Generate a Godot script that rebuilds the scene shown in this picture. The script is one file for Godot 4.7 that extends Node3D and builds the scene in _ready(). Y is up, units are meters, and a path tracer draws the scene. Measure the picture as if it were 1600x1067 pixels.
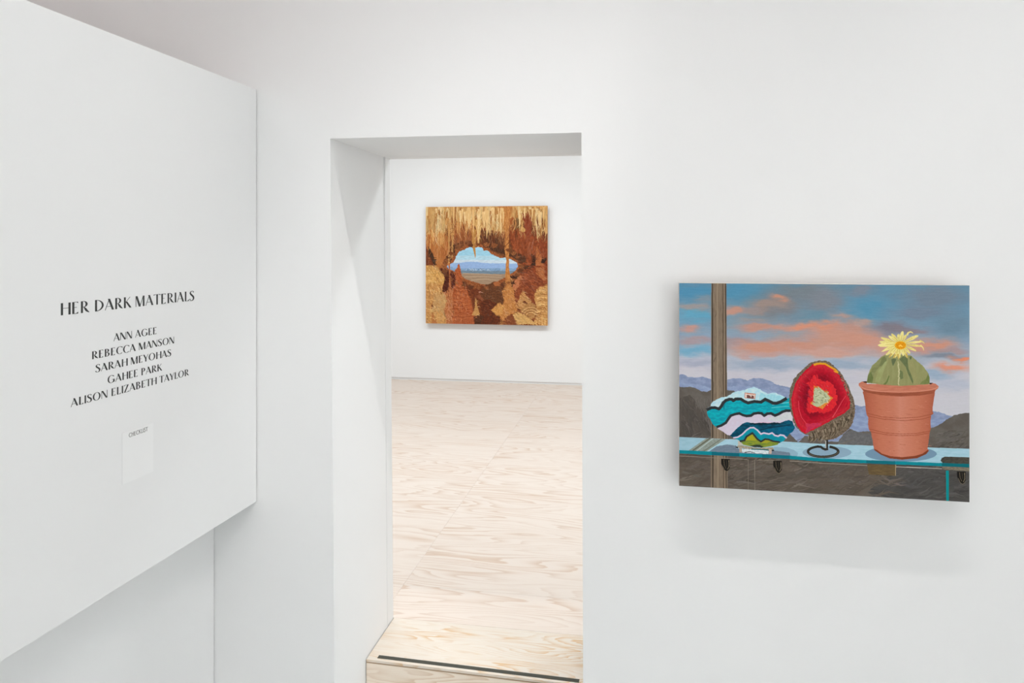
extends Node3D
# A white gallery seen through a thick doorway: text panel at left, panel painting at right, plywood room beyond.

# ---------------------------------------------------------------- view
const FOCAL := 1130.0          # pixels, for a 1600 x 1067 frame
const HORIZON := 386.0         # pixel row of the horizon
const YAW := 10.17             # degrees
const EYE := Vector3(0.0, 1.836, 2.46)
const UPPER := 0.18            # height of the plywood floor beyond the doorway
const WALL_BACK := -0.628      # rear face of the thick wall
const FAR_Z := -6.2            # far wall of the plywood room
const FRONT_CEILING := 4.70
const FAR_CEILING := 4.30

var rng := RandomNumberGenerator.new()
var M := {}

func ray(x: float, y: float) -> Vector3:
	var a := deg_to_rad(YAW)
	var u := (x - 800.0) / FOCAL
	return Vector3(u * cos(a) - sin(a), -(y - HORIZON) / FOCAL, -u * sin(a) - cos(a))

func on_z(x: float, y: float, z: float) -> Vector3:
	var d := ray(x, y)
	return EYE + d * ((z - EYE.z) / d.z)

# ---------------------------------------------------------------- node helpers
var taken := {}

func numbered(called: String) -> String:
	var n: int = taken.get(called, 0)
	taken[called] = n + 1
	return called if n == 0 else "%s_%03d" % [called, n]

func tag(o: Node3D, label: String, category: String, group := "") -> void:
	o.set_meta("label", label)
	o.set_meta("category", category)
	if group:
		o.set_meta("group", group)

func thing(called: String, label: String, category: String, at := Vector3.ZERO, group := "") -> Node3D:
	var o := Node3D.new()
	o.name = numbered(called)
	add_child(o)
	o.position = at
	tag(o, label, category, group)
	return o

func part(called: String, mesh: Mesh, m: Material, parent: Node) -> MeshInstance3D:
	var o := MeshInstance3D.new()
	o.mesh = mesh
	o.material_override = m
	o.cast_shadow = GeometryInstance3D.SHADOW_CASTING_SETTING_ON
	if parent == self:
		o.name = numbered(called)
		add_child(o)
	else:
		o.name = called
		parent.add_child(o, true)
	return o

func struct(called: String, mesh: Mesh, m: Material, label := "", category := "") -> MeshInstance3D:
	var o := part(called, mesh, m, self)
	o.set_meta("kind", "structure")
	if label:
		o.set_meta("label", label)
		o.set_meta("category", category)
	return o

# ---------------------------------------------------------------- mesh helpers
func mb() -> SurfaceTool:
	var st := SurfaceTool.new()
	st.begin(Mesh.PRIMITIVE_TRIANGLES)
	return st

func done(st: SurfaceTool) -> ArrayMesh:
	st.generate_normals()
	return st.commit()

# a flat convex face whose normal points along "out"; uv from the two axes across the normal, in metres
func face(st: SurfaceTool, pts: Array, out: Vector3) -> void:
	var n: Vector3 = (pts[1] - pts[0]).cross(pts[2] - pts[0])
	var p := pts.duplicate()
	if n.dot(out) > 0.0:
		p.reverse()
	st.set_smooth_group(-1)
	for i in range(1, p.size() - 1):
		for k in [0, i, i + 1]:
			var v: Vector3 = p[k]
			var uv := Vector2(v.x, v.z)
			if absf(out.x) > 0.7:
				uv = Vector2(v.z, v.y)
			elif absf(out.z) > 0.7:
				uv = Vector2(v.x, v.y)
			st.set_uv(uv)
			st.add_vertex(v)

# polygon in x-y pushed from z0 (front, larger z) to z1
func prism(st: SurfaceTool, poly: Array, z0: float, z1: float) -> void:
	var f := []
	var b := []
	var c := Vector2.ZERO
	for q in poly:
		f.append(Vector3(q.x, q.y, z0))
		b.append(Vector3(q.x, q.y, z1))
		c += q / poly.size()
	face(st, f, Vector3(0, 0, 1))
	face(st, b, Vector3(0, 0, -1))
	for i in poly.size():
		var j := (i + 1) % poly.size()
		var mid: Vector2 = (poly[i] + poly[j]) * 0.5 - c
		var e: Vector2 = poly[j] - poly[i]
		var nn := Vector2(e.y, -e.x)
		if nn.dot(mid) < 0.0:
			nn = -nn
		face(st, [f[i], f[j], b[j], b[i]], Vector3(nn.x, nn.y, 0).normalized())

func box(st: SurfaceTool, a: Vector3, b: Vector3) -> void:
	prism(st, [Vector2(a.x, a.y), Vector2(b.x, a.y), Vector2(b.x, b.y), Vector2(a.x, b.y)], maxf(a.z, b.z), minf(a.z, b.z))

func box_mesh(a: Vector3, b: Vector3) -> ArrayMesh:
	var st := mb()
	box(st, a, b)
	return done(st)

# box with all edges chamfered by c
func chamfer(st: SurfaceTool, a: Vector3, b: Vector3, c: float) -> void:
	var m := (a + b) * 0.5
	var h := (b - a).abs() * 0.5
	var axes := [Vector3(1, 0, 0), Vector3(0, 1, 0), Vector3(0, 0, 1)]
	for k in 3:
		var A: Vector3 = axes[k]
		var B: Vector3 = axes[(k + 1) % 3]
		var C: Vector3 = axes[(k + 2) % 3]
		var ha: float = h[k]
		var hb: float = h[(k + 1) % 3]
		var hc: float = h[(k + 2) % 3]
		for s in [-1.0, 1.0]:
			var q := []
			for w in [[-1, -1], [1, -1], [1, 1], [-1, 1]]:
				q.append(m + A * s * ha + B * w[0] * (hb - c) + C * w[1] * (hc - c))
			face(st, q, A * s)
			for t in [-1.0, 1.0]:      # edge between +-A and +-B
				face(st, [m + A * s * ha + B * t * (hb - c) - C * (hc - c), m + A * s * ha + B * t * (hb - c) + C * (hc - c),
					m + A * s * (ha - c) + B * t * hb + C * (hc - c), m + A * s * (ha - c) + B * t * hb - C * (hc - c)], (A * s + B * t).normalized())
	for sx in [-1.0, 1.0]:
		for sy in [-1.0, 1.0]:
			for sz in [-1.0, 1.0]:
				var s3 := Vector3(sx, sy, sz)
				face(st, [m + s3 * Vector3(h.x, h.y - c, h.z - c), m + s3 * Vector3(h.x - c, h.y, h.z - c), m + s3 * Vector3(h.x - c, h.y - c, h.z)], s3.normalized())

func chamfer_mesh(a: Vector3, b: Vector3, c: float) -> ArrayMesh:
	var st := mb()
	chamfer(st, a, b, c)
	return done(st)

func tube_mesh(r: float, r2: float, h: float, sides := 24) -> CylinderMesh:
	var c := CylinderMesh.new()
	c.top_radius = r2
	c.bottom_radius = r
	c.height = h
	c.radial_segments = sides
	c.rings = 1
	return c

# ---------------------------------------------------------------- materials
func rgb8(r: float, g: float, b: float) -> Color:
	return Color(r / 255.0, g / 255.0, b / 255.0)

func flat(c: Color, rough := 0.8, metal := 0.0) -> StandardMaterial3D:
	var m := StandardMaterial3D.new()
	m.albedo_color = c
	m.roughness = rough
	m.metallic = metal
	return m

func paint(c: Color, rough := 0.85) -> StandardMaterial3D:     # rolled wall paint, faint orange-peel
	var m := flat(c, rough)
	m.normal_enabled = true
	m.normal_texture = M.peel
	m.normal_scale = 0.02
	m.uv1_triplanar = true
	m.uv1_world_triplanar = true
	m.uv1_scale = Vector3(2.5, 2.5, 2.5)
	return m

func textured(img: Image, rough := 0.6) -> StandardMaterial3D:
	var m := StandardMaterial3D.new()
	m.albedo_texture = ImageTexture.create_from_image(img)
	m.metallic_specular = 0.3
	m.roughness = rough
	return m

func glow(c: Color, e: float) -> StandardMaterial3D:
	var m := flat(Color(0.9, 0.9, 0.9), 0.5)
	m.emission_enabled = true
	m.emission = c
	m.emission_energy_multiplier = e
	return m

# rotary-cut softwood veneer: contour bands of a noise stretched along x. The picture covers 2.44 x 1.22 m.
func veneer(seed_: int, w: int, h: int, sx: float, sy: float, light: Color, dark: Color, warm: Color, warm_amount: float, bands: float) -> Image:
	var a := FastNoiseLite.new()
	a.seed = seed_
	a.noise_type = FastNoiseLite.TYPE_SIMPLEX_SMOOTH
	a.frequency = 1.0
	a.fractal_octaves = 2
	var b := FastNoiseLite.new()
	b.seed = seed_ + 7
	b.noise_type = FastNoiseLite.TYPE_SIMPLEX
	b.frequency = 1.0
	b.fractal_octaves = 2
	var img := Image.create(w, h, false, Image.FORMAT_RGB8)
	for j in h:
		var y := sy * j / h
		for i in w:
			var x := sx * i / w
			var f := a.get_noise_2d(x * 0.55, y * 3.2) * 1.6 + y * 0.9 + 0.05 * b.get_noise_2d(x * 2.6, y * 26.0)
			var t := f * bands
			t -= floorf(t)
			var late := pow(t, 3.0) if t < 0.93 else (1.0 - t) / 0.07 * 0.80
			var patch := b.get_noise_2d(x * 0.7 + 31.0, y * 2.6)
			var fibre := b.get_noise_2d(x * 7.0, y * 120.0)
			late *= 0.45 + 0.75 * clampf(0.5 + patch * 1.2, 0.0, 1.0)
			var c := light.lerp(dark, clampf(late + 0.10 * fibre, 0.0, 1.0))
			c = c.lerp(warm, clampf((patch * 0.9 + 0.15) * late * warm_amount, 0.0, 1.0))
			img.set_pixel(i, j, c)
	return img

# ---------------------------------------------------------------- painting on an Image
class Board:
	var img: Image
	var w: int
	var h: int
	var n := FastNoiseLite.new()
	var place: Callable                 # photograph pixel -> 0..1 across the picture
	var ref := Vector3(0, 0, 1)         # origin and scale of the drawing coordinates now in use

	func _init(width: int, height: int, where: Callable, seed_: int) -> void:
		w = width
		h = height
		place = where
		img = Image.create(w, h, false, Image.FORMAT_RGB8)
		n.seed = seed_
		n.noise_type = FastNoiseLite.TYPE_SIMPLEX
		n.frequency = 1.0
		n.fractal_octaves = 5
		n.fractal_gain = 0.62

	func at(x: float, y: float) -> Vector2:
		var p: Vector2 = place.call(ref.x + x / ref.z, ref.y + y / ref.z)
		return Vector2(p.x * w, p.y * h)

	func pts(a: Array) -> PackedVector2Array:
		var out := PackedVector2Array()
		for i in range(0, a.size(), 2):
			out.append(at(a[i], a[i + 1]))
		return out

	func rough(p: PackedVector2Array, amp: float, step := 6.0) -> PackedVector2Array:   # a hand-cut, uneven outline
		var out := PackedVector2Array()
		for i in p.size():
			var q: Vector2 = p[i]
			var r: Vector2 = p[(i + 1) % p.size()]
			var k: int = maxi(1, int(q.distance_to(r) / step))
			for s in k:
				var m := q.lerp(r, float(s) / k)
				out.append(m + amp * Vector2(n.get_noise_2d(m.x * 0.06, m.y * 0.06), n.get_noise_2d(m.x * 0.06 + 91.0, m.y * 0.06)))
		return out

	# fill an outline; with c2 the colour wanders between c and c2 along a grain of the given scales
	func fill(p: PackedVector2Array, c: Color, c2 = null, gx := 0.02, gy := 0.02, gain := 1.2) -> void:
		var lo := h
		var hi := 0
		for q in p:
			lo = mini(lo, int(floor(q.y)))
			hi = maxi(hi, int(ceil(q.y)))
		for y in range(maxi(lo, 0), mini(hi, h - 1) + 1):
			var yy := y + 0.5
			var xs := []
			for i in p.size():
				var a: Vector2 = p[i]
				var b: Vector2 = p[(i + 1) % p.size()]
				if (a.y <= yy) != (b.y <= yy):
					xs.append(a.x + (yy - a.y) / (b.y - a.y) * (b.x - a.x))
			xs.sort()
			for k in range(0, xs.size() - 1, 2):
				var x0 := clampi(int(round(xs[k])), 0, w)
				var x1 := clampi(int(round(xs[k + 1])), 0, w)
				if x1 <= x0:
					continue
				if c2 == null:
					img.fill_rect(Rect2i(x0, y, x1 - x0, 1), c)
				else:
					for x in range(x0, x1):
						img.set_pixel(x, y, c.lerp(c2, clampf(0.5 + gain * n.get_noise_2d(x * gx * 1.6, y * gy * 1.6), 0.0, 1.0)))

	# fill whose colour changes across the width of the drawing, from x0 to x1 (drawing coordinates)
	func fill_across(p: PackedVector2Array, x0: float, x1: float, stops: Array, grain: float) -> void:
		var lo := h
		var hi := 0
		var a0 := at(x0, 300.0).x
		var a1 := at(x1, 300.0).x
		for q in p:
			lo = mini(lo, int(floor(q.y)))
			hi = maxi(hi, int(ceil(q.y)))
		for y in range(maxi(lo, 0), mini(hi, h - 1) + 1):
			var xs := []
			for i in p.size():
				var a: Vector2 = p[i]
				var b: Vector2 = p[(i + 1) % p.size()]
				if (a.y <= y + 0.5) != (b.y <= y + 0.5):
					xs.append(a.x + (y + 0.5 - a.y) / (b.y - a.y) * (b.x - a.x))
			xs.sort()
			for k in range(0, xs.size() - 1, 2):
				for x in range(clampi(int(round(xs[k])), 0, w), clampi(int(round(xs[k + 1])), 0, w)):
					var t := clampf((x - a0) / (a1 - a0), 0.0, 1.0)
					var c: Color = stops[0][1]
					for m in stops.size() - 1:
						if t >= stops[m][0]:
							c = (stops[m][1] as Color).lerp(stops[m + 1][1], (t - stops[m][0]) / (stops[m + 1][0] - stops[m][0]))
					var g := grain * n.get_noise_2d(x * 0.03, y * 0.16)
					img.set_pixel(x, y, Color(c.r + g, c.g + g, c.b + g))

	# short strokes a little lighter or darker than what they lie on
	func grain_strokes(r: RandomNumberGenerator, count: int, box: Rect2, dir: Vector2, length: float, width: float, amount: float, keep_out = null) -> void:
		for k in count:
			var a := box.position + Vector2(r.randf(), r.randf()) * box.size
			if a.x < 1 or a.y < 1 or a.x > w - 2 or a.y > h - 2:
				continue
			if keep_out != null and Geometry2D.is_point_in_polygon(a, keep_out):
				continue
			var d := dir.rotated(r.randf_range(-0.5, 0.5)) * length * r.randf_range(0.5, 1.3)
			if keep_out != null and Geometry2D.is_point_in_polygon(a + d, keep_out):
				continue
			var c := img.get_pixelv(Vector2i(a))
			c = c.lightened(amount * r.randf()) if r.randf() < 0.5 else c.darkened(amount * r.randf_range(0.4, 1.0))
			var bend := d.orthogonal() * r.randf_range(-0.2, 0.2)
			line(PackedVector2Array([a, a + d * 0.5 + bend, a + d]), width * r.randf_range(0.6, 1.2), 1.0, c)

	# a brush line through points, width in texture pixels from w0 to w1
	func line(p: PackedVector2Array, w0: float, w1: float, c: Color) -> void:
		var total := p.size() - 1
		for i in total:
			var a: Vector2 = p[i]
			var b: Vector2 = p[i + 1]
			var d := (b - a).normalized()
			var nn := Vector2(-d.y, d.x)
			var wa := lerpf(w0, w1, float(i) / total) * 0.5
			var wb := lerpf(w0, w1, float(i + 1) / total) * 0.5
			fill(PackedVector2Array([a - nn * wa - d * wa * 0.5, a + nn * wa - d * wa * 0.5, b + nn * wb + d * wb * 0.5, b - nn * wb + d * wb * 0.5]), c)

	func oval(x: float, y: float, rx: float, ry: float) -> PackedVector2Array:   # in drawing coordinates
		var a := []
		for k in 40:
			var t := TAU * k / 40.0
			a.append_array([x + rx * cos(t), y + ry * sin(t)])
		return pts(a)

func c8(r: int, g: int, b: int) -> Color:
	return Color8(r, g, b)

# ---- the still life on a glass shelf
func shelf_picture(place: Callable) -> Image:
	var W := 1320
	var H := 1010
	var b := Board.new(W, H, place, 5)
	# sky, at a third of the size, then enlarged
	var sw := 440
	var sh := 250
	var sky := Image.create(sw, sh, false, Image.FORMAT_RGB8)
	var rows := [[0.0, c8(98, 138, 162)], [0.22, c8(116, 152, 176)], [0.36, c8(142, 163, 184)], [0.44, c8(160, 174, 192)], [0.50, c8(188, 191, 202)], [0.56, c8(203, 199, 207)], [0.75, c8(205, 203, 210)], [1.0, c8(205, 203, 210)]]
	# clouds and openings: centre x, y (photograph), half width, half height, colour, strength
	var puffs := [
		[1080, 455, 50, 12, c8(80, 142, 176), 0.9], [1090, 490, 40, 9, c8(98, 164, 192), 0.9], [1085, 478, 34, 6, c8(158, 150, 148), 0.95], [1100, 466, 14, 6, c8(138, 146, 154), 0.8],
		[1078, 509, 22, 6, c8(192, 150, 140), 1.0], [1090, 526, 40, 5, c8(172, 152, 154), 0.9], [1085, 540, 40, 8, c8(116, 170, 198), 0.9], [1085, 560, 40, 8, c8(164, 168, 188), 0.8],
		[1160, 455, 44, 16, c8(84, 143, 174), 1.0], [1165, 478, 24, 7, c8(104, 150, 174), 0.8], [1220, 476, 52, 22, c8(128, 130, 136), 1.0], [1265, 456, 50, 14, c8(120, 130, 138), 1.0],
		[1296, 468, 34, 24, c8(128, 134, 144), 1.0], [1280, 492, 26, 9, c8(108, 142, 160), 0.9], [1226, 464, 16, 5, c8(206, 146, 122), 0.9], [1205, 473, 30, 6, c8(176, 145, 130), 0.6], [1185, 482, 20, 6, c8(170, 142, 132), 0.6],
		[1148, 484, 24, 6, c8(198, 146, 128), 0.95], [1180, 496, 34, 5, c8(160, 146, 142), 0.7], [1150, 502, 24, 6, c8(132, 154, 168), 0.8], [1200, 508, 56, 7, c8(196, 146, 130), 0.95], [1262, 505, 30, 8, c8(214, 146, 122), 1.0],
		[1150, 528, 34, 9, c8(160, 145, 150), 0.9], [1230, 520, 34, 5, c8(150, 158, 168), 0.9], [1195, 537, 54, 12, c8(202, 148, 128), 1.0], [1260, 532, 50, 12, c8(200, 146, 128), 1.0], [1310, 522, 46, 20, c8(196, 148, 132), 1.0],
		[1300, 506, 26, 7, c8(210, 146, 124), 1.0], [1340, 505, 30, 11, c8(186, 146, 134), 1.0], [1355, 524, 44, 16, c8(202, 148, 130), 1.0], [1300, 544, 70, 9, c8(204, 158, 144), 0.95], [1190, 547, 50, 5, c8(196, 158, 150), 0.8], [1395, 535, 40, 14, c8(204, 152, 136), 0.9],
		[1325, 489, 22, 5, c8(196, 150, 134), 0.8], [1355, 500, 14, 4, c8(206, 156, 138), 0.7],
		[1366, 478, 34, 18, c8(88, 144, 172), 1.0], [1390, 452, 40, 9, c8(98, 140, 164), 0.9], [1350, 452, 22, 9, c8(130, 134, 146), 0.8], [1462, 462, 56, 18, c8(114, 130, 146), 1.0], [1440, 485, 50, 12, c8(116, 132, 150), 1.0], [1490, 505, 34, 20, c8(110, 136, 154), 1.0],
		[1405, 508, 34, 9, c8(128, 122, 132), 0.95], [1432, 512, 26, 7, c8(142, 126, 132), 0.8], [1460, 532, 40, 9, c8(204, 146, 126), 1.0], [1440, 538, 24, 8, c8(206, 146, 128), 0.9], [1485, 540, 34, 4, c8(170, 138, 134), 0.7],
		[1475, 548, 36, 5, c8(128, 136, 150), 0.95], [1504, 551, 16, 4, c8(222, 138, 106), 1.0], [1490, 565, 30, 7, c8(222, 148, 122), 1.0], [1425, 556, 30, 5, c8(158, 166, 182), 0.8], [1450, 575, 50, 9, c8(150, 170, 192), 0.9], [1490, 590, 40, 9, c8(176, 184, 202), 0.7],
		[1200, 562, 70, 10, c8(152, 167, 188), 0.9], [1320, 562, 70, 8, c8(152, 168, 188), 0.9], [1180, 582, 60, 8, c8(196, 192, 204), 0.7], [1300, 584, 60, 8, c8(190, 190, 204), 0.7]]
	var n := FastNoiseLite.new()
	n.seed = 12
	n.frequency = 1.0
	n.fractal_octaves = 4
	for j in sh:
		for i in sw:
			var px := 1061.0 + 454.0 * i / sw
			var py := 443.0 + (216.0 + 16.0 * i / sw) * j / sh + 2.0 * i / sw
			var t := float(j) / sh
			var c: Color = rows[0][1]
			for k in rows.size() - 1:
				if t >= rows[k][0]:
					c = (rows[k][1] as Color).lerp(rows[k + 1][1], clampf((t - rows[k][0]) / (rows[k + 1][0] - rows[k][0]), 0.0, 1.0))
			var wx := 12.0 * n.get_noise_2d(px * 0.018, py * 0.05)
			var wy := 7.0 * n.get_noise_2d(px * 0.02 + 50.0, py * 0.06)
			for q in puffs:
				var dx: float = (px + wx - q[0]) / q[2]
				if absf(dx) > 1.6:
					continue
				var dy: float = (py + wy - q[1]) / q[3]
				var r := dx * dx + dy * dy
				if r < 2.4:
					c = c.lerp(q[4], q[5] * clampf(1.35 * exp(-1.35 * r) - 0.02, 0.0, 1.0))
			var streak := 0.022 * n.get_noise_2d(px * 0.03, py * 0.5) + 0.012 * n.get_noise_2d(px * 0.2, py * 1.4)
			sky.set_pixel(i, j, Color(c.r + streak, c.g + streak, c.b + streak))
	sky.resize(W, int(H * 0.73), Image.INTERPOLATE_CUBIC)
	b.img.blit_rect(sky, Rect2i(0, 0, sky.get_width(), sky.get_height()), Vector2i.ZERO)
	var F := Vector3(1040, 420, 5.335)
	var A := Vector3(1040, 590, 5.081)
	var B := Vector3(1280, 590, 5.081)
	var C := Vector3(1230, 550, 6.275)
	var D := Vector3(1340, 500, 8.893)
	var E := Vector3(1100, 600, 8.893)
	# blue range
	b.ref = Vector3(0, 0, 1)
	b.fill(b.rough(b.pts([1055, 585, 1068, 585, 1076, 589, 1090, 590, 1098, 588, 1106, 591, 1113, 593, 1136, 593, 1145, 591, 1156, 591, 1167, 594, 1178, 591, 1190, 591, 1203, 595, 1214, 601, 1228, 604, 1240, 606, 1262, 622, 1300, 634, 1336, 632, 1345, 635, 1354, 634, 1400, 640, 1458, 642, 1469, 644, 1481, 649, 1489, 650, 1525, 652, 1525, 720, 1055, 720]), 3.0), c8(128, 141, 172), c8(146, 158, 188), 0.012, 0.02, 1.3)
	b.fill(b.rough(b.pts([1055, 597, 1080, 600, 1112, 606, 1136, 604, 1170, 603, 1200, 608, 1225, 616, 1260, 634, 1310, 648, 1350, 644, 1420, 655, 1470, 655, 1525, 662, 1525, 720, 1055, 720]), 4.0), c8(134, 148, 182), c8(150, 165, 195), 0.01, 0.02, 1.3)
	# dark hills and everything below
	b.fill(b.rough(b.pts([1055, 603, 1068, 605, 1078, 604, 1088, 607, 1096, 611, 1104, 612, 1112, 609, 1136, 610, 1146, 610, 1149, 613, 1165, 630, 1200, 660, 1222, 672, 1235, 679, 1247.5, 692, 1257, 681, 1275, 684, 1290, 690, 1310, 690, 1318, 678, 1328, 670, 1340, 675, 1355, 674, 1400, 672, 1455, 669, 1466, 665, 1477, 657, 1491, 649, 1503, 646, 1525, 644, 1525, 800, 1055, 800]), 3.0), c8(94, 87, 81), c8(106, 99, 92), 0.006, 0.008, 1.2)
	b.fill(b.rough(b.pts([1310, 691, 1322, 676, 1330, 672, 1350, 677, 1380, 680, 1380, 700, 1308, 700]), 2.0), c8(112, 110, 110), c8(98, 97, 98), 0.03, 0.03)
	b.fill(b.rough(b.pts([1060, 622, 1078, 617, 1098, 640, 1113, 668, 1113, 684, 1060, 684]), 3.0), c8(88, 81, 75), c8(78, 72, 68), 0.01, 0.006)
	# ground seen under the shelf
	b.fill(b.pts([1055, 700, 1525, 720, 1525, 800, 1055, 780]), c8(88, 79, 71), c8(104, 93, 83), 0.004, 0.01, 1.3)
	b.fill(b.rough(b.pts([1330, 720, 1525, 730, 1525, 800, 1340, 790, 1360, 765, 1372, 745]), 5.0), c8(72, 69, 67), c8(84, 81, 78), 0.004, 0.012, 1.2)
	for q in [[1062, 750, 1082, 744, 1100, 752], [1140, 730, 1170, 722, 1200, 728], [1180, 760, 1230, 742, 1290, 738], [1210, 768, 1260, 757, 1330, 750], [1300, 770, 1330, 762, 1350, 748], [1420, 776, 1460, 764, 1510, 758], [1240, 735, 1290, 728, 1330, 730]]:
		b.line(b.rough(b.pts(q), 4.0, 20.0).slice(0, 6), 9.0, 2.0, c8(118, 107, 95) if q[0] < 1400 else c8(92, 89, 86))
	b.grain_strokes(rng, 300, Rect2(0, 560, 170, 190), Vector2(0.35, 1).normalized(), 40.0, 7.0, 0.05)
	b.grain_strokes(rng, 1400, Rect2(0, 780, 1320, 230), Vector2(1, -0.25).normalized(), 80.0, 10.0, 0.05)
	b.grain_strokes(rng, 500, Rect2(1200, 680, 120, 100), Vector2(-1, 0.5).normalized(), 30.0, 7.0, 0.05)
	# window post
	b.ref = F
	b.fill(b.pts([385, 100, 505, 100, 520, 2200, 372, 2200]), c8(118, 102, 85), c8(140, 123, 104), 0.12, 0.006, 1.3)
	b.ref = Vector3(0, 0, 1)
	b.line(b.pts([1112.6, 438, 1113.6, 790]), 6.0, 6.0, c8(66, 56, 46))
	b.line(b.pts([1111.6, 438, 1111.2, 790]), 3.0, 3.0, c8(128, 112, 94))
	b.line(b.pts([1120.6, 438, 1121.6, 790]), 7.0, 7.0, c8(146, 129, 108))
	b.line(b.pts([1129.4, 438, 1130.6, 790]), 3.5, 3.5, c8(80, 68, 56))
	b.line(b.pts([1133.6, 438, 1134.6, 790]), 4.5, 4.5, c8(70, 60, 50))
	b.line(b.pts([1131.4, 438, 1132.4, 790]), 2.5, 2.5, c8(150, 128, 108))
	b.line(b.pts([1117, 495, 1119, 490, 1118, 484]), 2.0, 1.0, c8(84, 70, 56))
	b.line(b.pts([1115, 565, 1118, 558, 1118, 550]), 2.0, 1.0, c8(84, 70, 56))
	# glass shelf: top, what shows through it, front edge
	b.ref = A
	var top := b.pts([90, 471, 560, 491, 1000, 511])
	b.ref = B
	top += b.pts([0, 526, 600, 546, 1220, 566, 1220, 688, 600, 664, 0, 642])
	b.ref = A
	top += b.pts([990, 624, 560, 600, 90, 578])
	b.fill(top, c8(160, 200, 214), c8(172, 208, 222), 0.01, 0.04)
	b.fill(b.pts([90, 471, 330, 482, 190, 580, 90, 576]), c8(150, 188, 204), c8(160, 196, 212), 0.01, 0.03)
	b.fill(b.pts([320, 482, 475, 490, 320, 588, 180, 580]), c8(150, 160, 152), c8(134, 142, 132), 0.03, 0.03)
	b.line(b.pts([350, 484, 215, 580]), 7.0, 7.0, c8(104, 104, 88))
	b.line(b.pts([375, 484, 245, 582]), 5.0, 5.0, c8(176, 190, 186))
	b.line(b.pts([440, 488, 300, 586]), 4.0, 4.0, c8(112, 116, 104))
	b.fill(b.rough(b.pts([400, 548, 480, 532, 560, 540, 560, 562, 860, 570, 985, 590, 1000, 624, 560, 602, 340, 590]), 2.0), c8(108, 124, 140), c8(118, 134, 150), 0.02, 0.04)
	b.fill(b.rough(b.pts([860, 550, 960, 556, 1020, 575, 1050, 600, 1045, 626, 990, 624, 985, 596, 860, 578]), 2.0), c8(146, 178, 196))
	b.ref = C
	b.fill(b.oval(390, 985, 240, 62), c8(140, 168, 188))
	b.ref = B
	b.fill(b.oval(650, 606, 285, 62), c8(116, 146, 170))
	b.fill(b.pts([965, 660, 975, 638, 1000, 628, 1220, 634, 1220, 690, 985, 682]), c8(60, 58, 52), c8(82, 78, 68), 0.03, 0.1)
	b.ref = A
	var edge := b.pts([90, 575, 560, 598, 990, 620])
	b.ref = B
	edge += b.pts([0, 640, 600, 664, 1220, 688, 1220, 714, 600, 690, 0, 666])
	b.ref = A
	edge += b.pts([990, 648, 560, 626, 90, 602])
	b.fill(edge, c8(0, 138, 150), c8(6, 128, 142), 0.01, 0.05)
	b.fill(b.pts([365, 590, 585, 600, 585, 627, 365, 616]), c8(8, 104, 120))
	b.fill(b.pts([765, 608, 985, 620, 985, 647, 765, 637]), c8(6, 110, 126))
	b.ref = B
	b.fill(b.pts([375, 655, 605, 664, 605, 690, 375, 681]), c8(4, 108, 122))
	b.fill(b.pts([975, 680, 1220, 690, 1220, 714, 975, 705]), c8(0, 106, 116))
	# edge lines of the panes under the shelf
	b.ref = A
	b.line(b.pts([110, 622, 360, 636, 590, 646, 655, 652]), 2.6, 2.6, c8(150, 138, 124))
	b.line(b.pts([655, 650, 655, 890]), 2.6, 2.6, c8(140, 128, 114))
	b.line(b.pts([706, 654, 708, 895]), 2.6, 2.6, c8(140, 128, 114))
	b.line(b.pts([708, 655, 860, 658]), 2.6, 2.6, c8(140, 128, 114))
	b.line(b.pts([985, 662, 1310, 684]), 2.8, 2.8, c8(168, 156, 142))
	b.ref = B
	b.line(b.pts([0, 680, 380, 698]), 2.8, 2.8, c8(162, 150, 138))
	b.line(b.pts([610, 708, 975, 724]), 3.4, 3.4, c8(196, 188, 176))
	b.fill(b.pts([380, 690, 610, 696, 606, 780, 395, 770]), c8(112, 92, 60), c8(94, 76, 50), 0.01, 0.08)
	b.line(b.pts([608, 694, 607, 778]), 3.5, 3.5, c8(170, 152, 120))
	b.fill(b.pts([975, 706, 1220, 716, 1220, 746, 985, 730]), c8(112, 104, 88), c8(140, 130, 110), 0.03, 0.1)
	b.fill(b.pts([1007, 738, 1030, 739, 1030, 1000, 1010, 1000]), c8(0, 138, 140))
	# brackets
	for q in [[A, 475, 645], [A, 888, 660], [B, 1130, 745]]:
		b.ref = q[0]
		var x: float = q[1]
		var y: float = q[2]
		b.fill(b.pts([x - 34, y, x + 34, y + 2, x + 34, y + 70, x + 22, y + 92, x + 4, y + 100, x - 12, y + 86, x - 26, y + 60, x - 34, y + 40]), c8(26, 23, 20))
		b.line(b.pts([x - 14, y + 8, x - 10, y + 50, x + 4, y + 78]), 2.5, 2.0, c8(116, 102, 80))
		b.line(b.pts([x + 26, y + 12, x + 28, y + 60, x + 16, y + 84]), 2.5, 2.0, c8(150, 134, 108))
		b.line(b.pts([x + 6, y + 12, x + 10, y + 60]), 3.0, 2.0, c8(70, 62, 50))
		b.line(b.pts([x - 24, y + 56, x - 8, y + 90, x + 12, y + 104, x + 30, y + 88]), 2.0, 2.0, c8(120, 108, 86))
	# ---- banded blue slab
	b.ref = E
	var ck := c8(44, 48, 50)
	b.fill(b.rough(b.pts([45, 335, 90, 300, 110, 250, 165, 215, 230, 190, 330, 170, 385, 130, 450, 100, 520, 92, 600, 68, 680, 40, 745, 55, 800, 90, 880, 132, 930, 125, 985, 118, 1060, 145, 1130, 185, 1180, 210, 1180, 420, 45, 420]), 4.0), c8(204, 228, 232), c8(176, 218, 230), 0.02, 0.03, 1.5)
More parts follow.
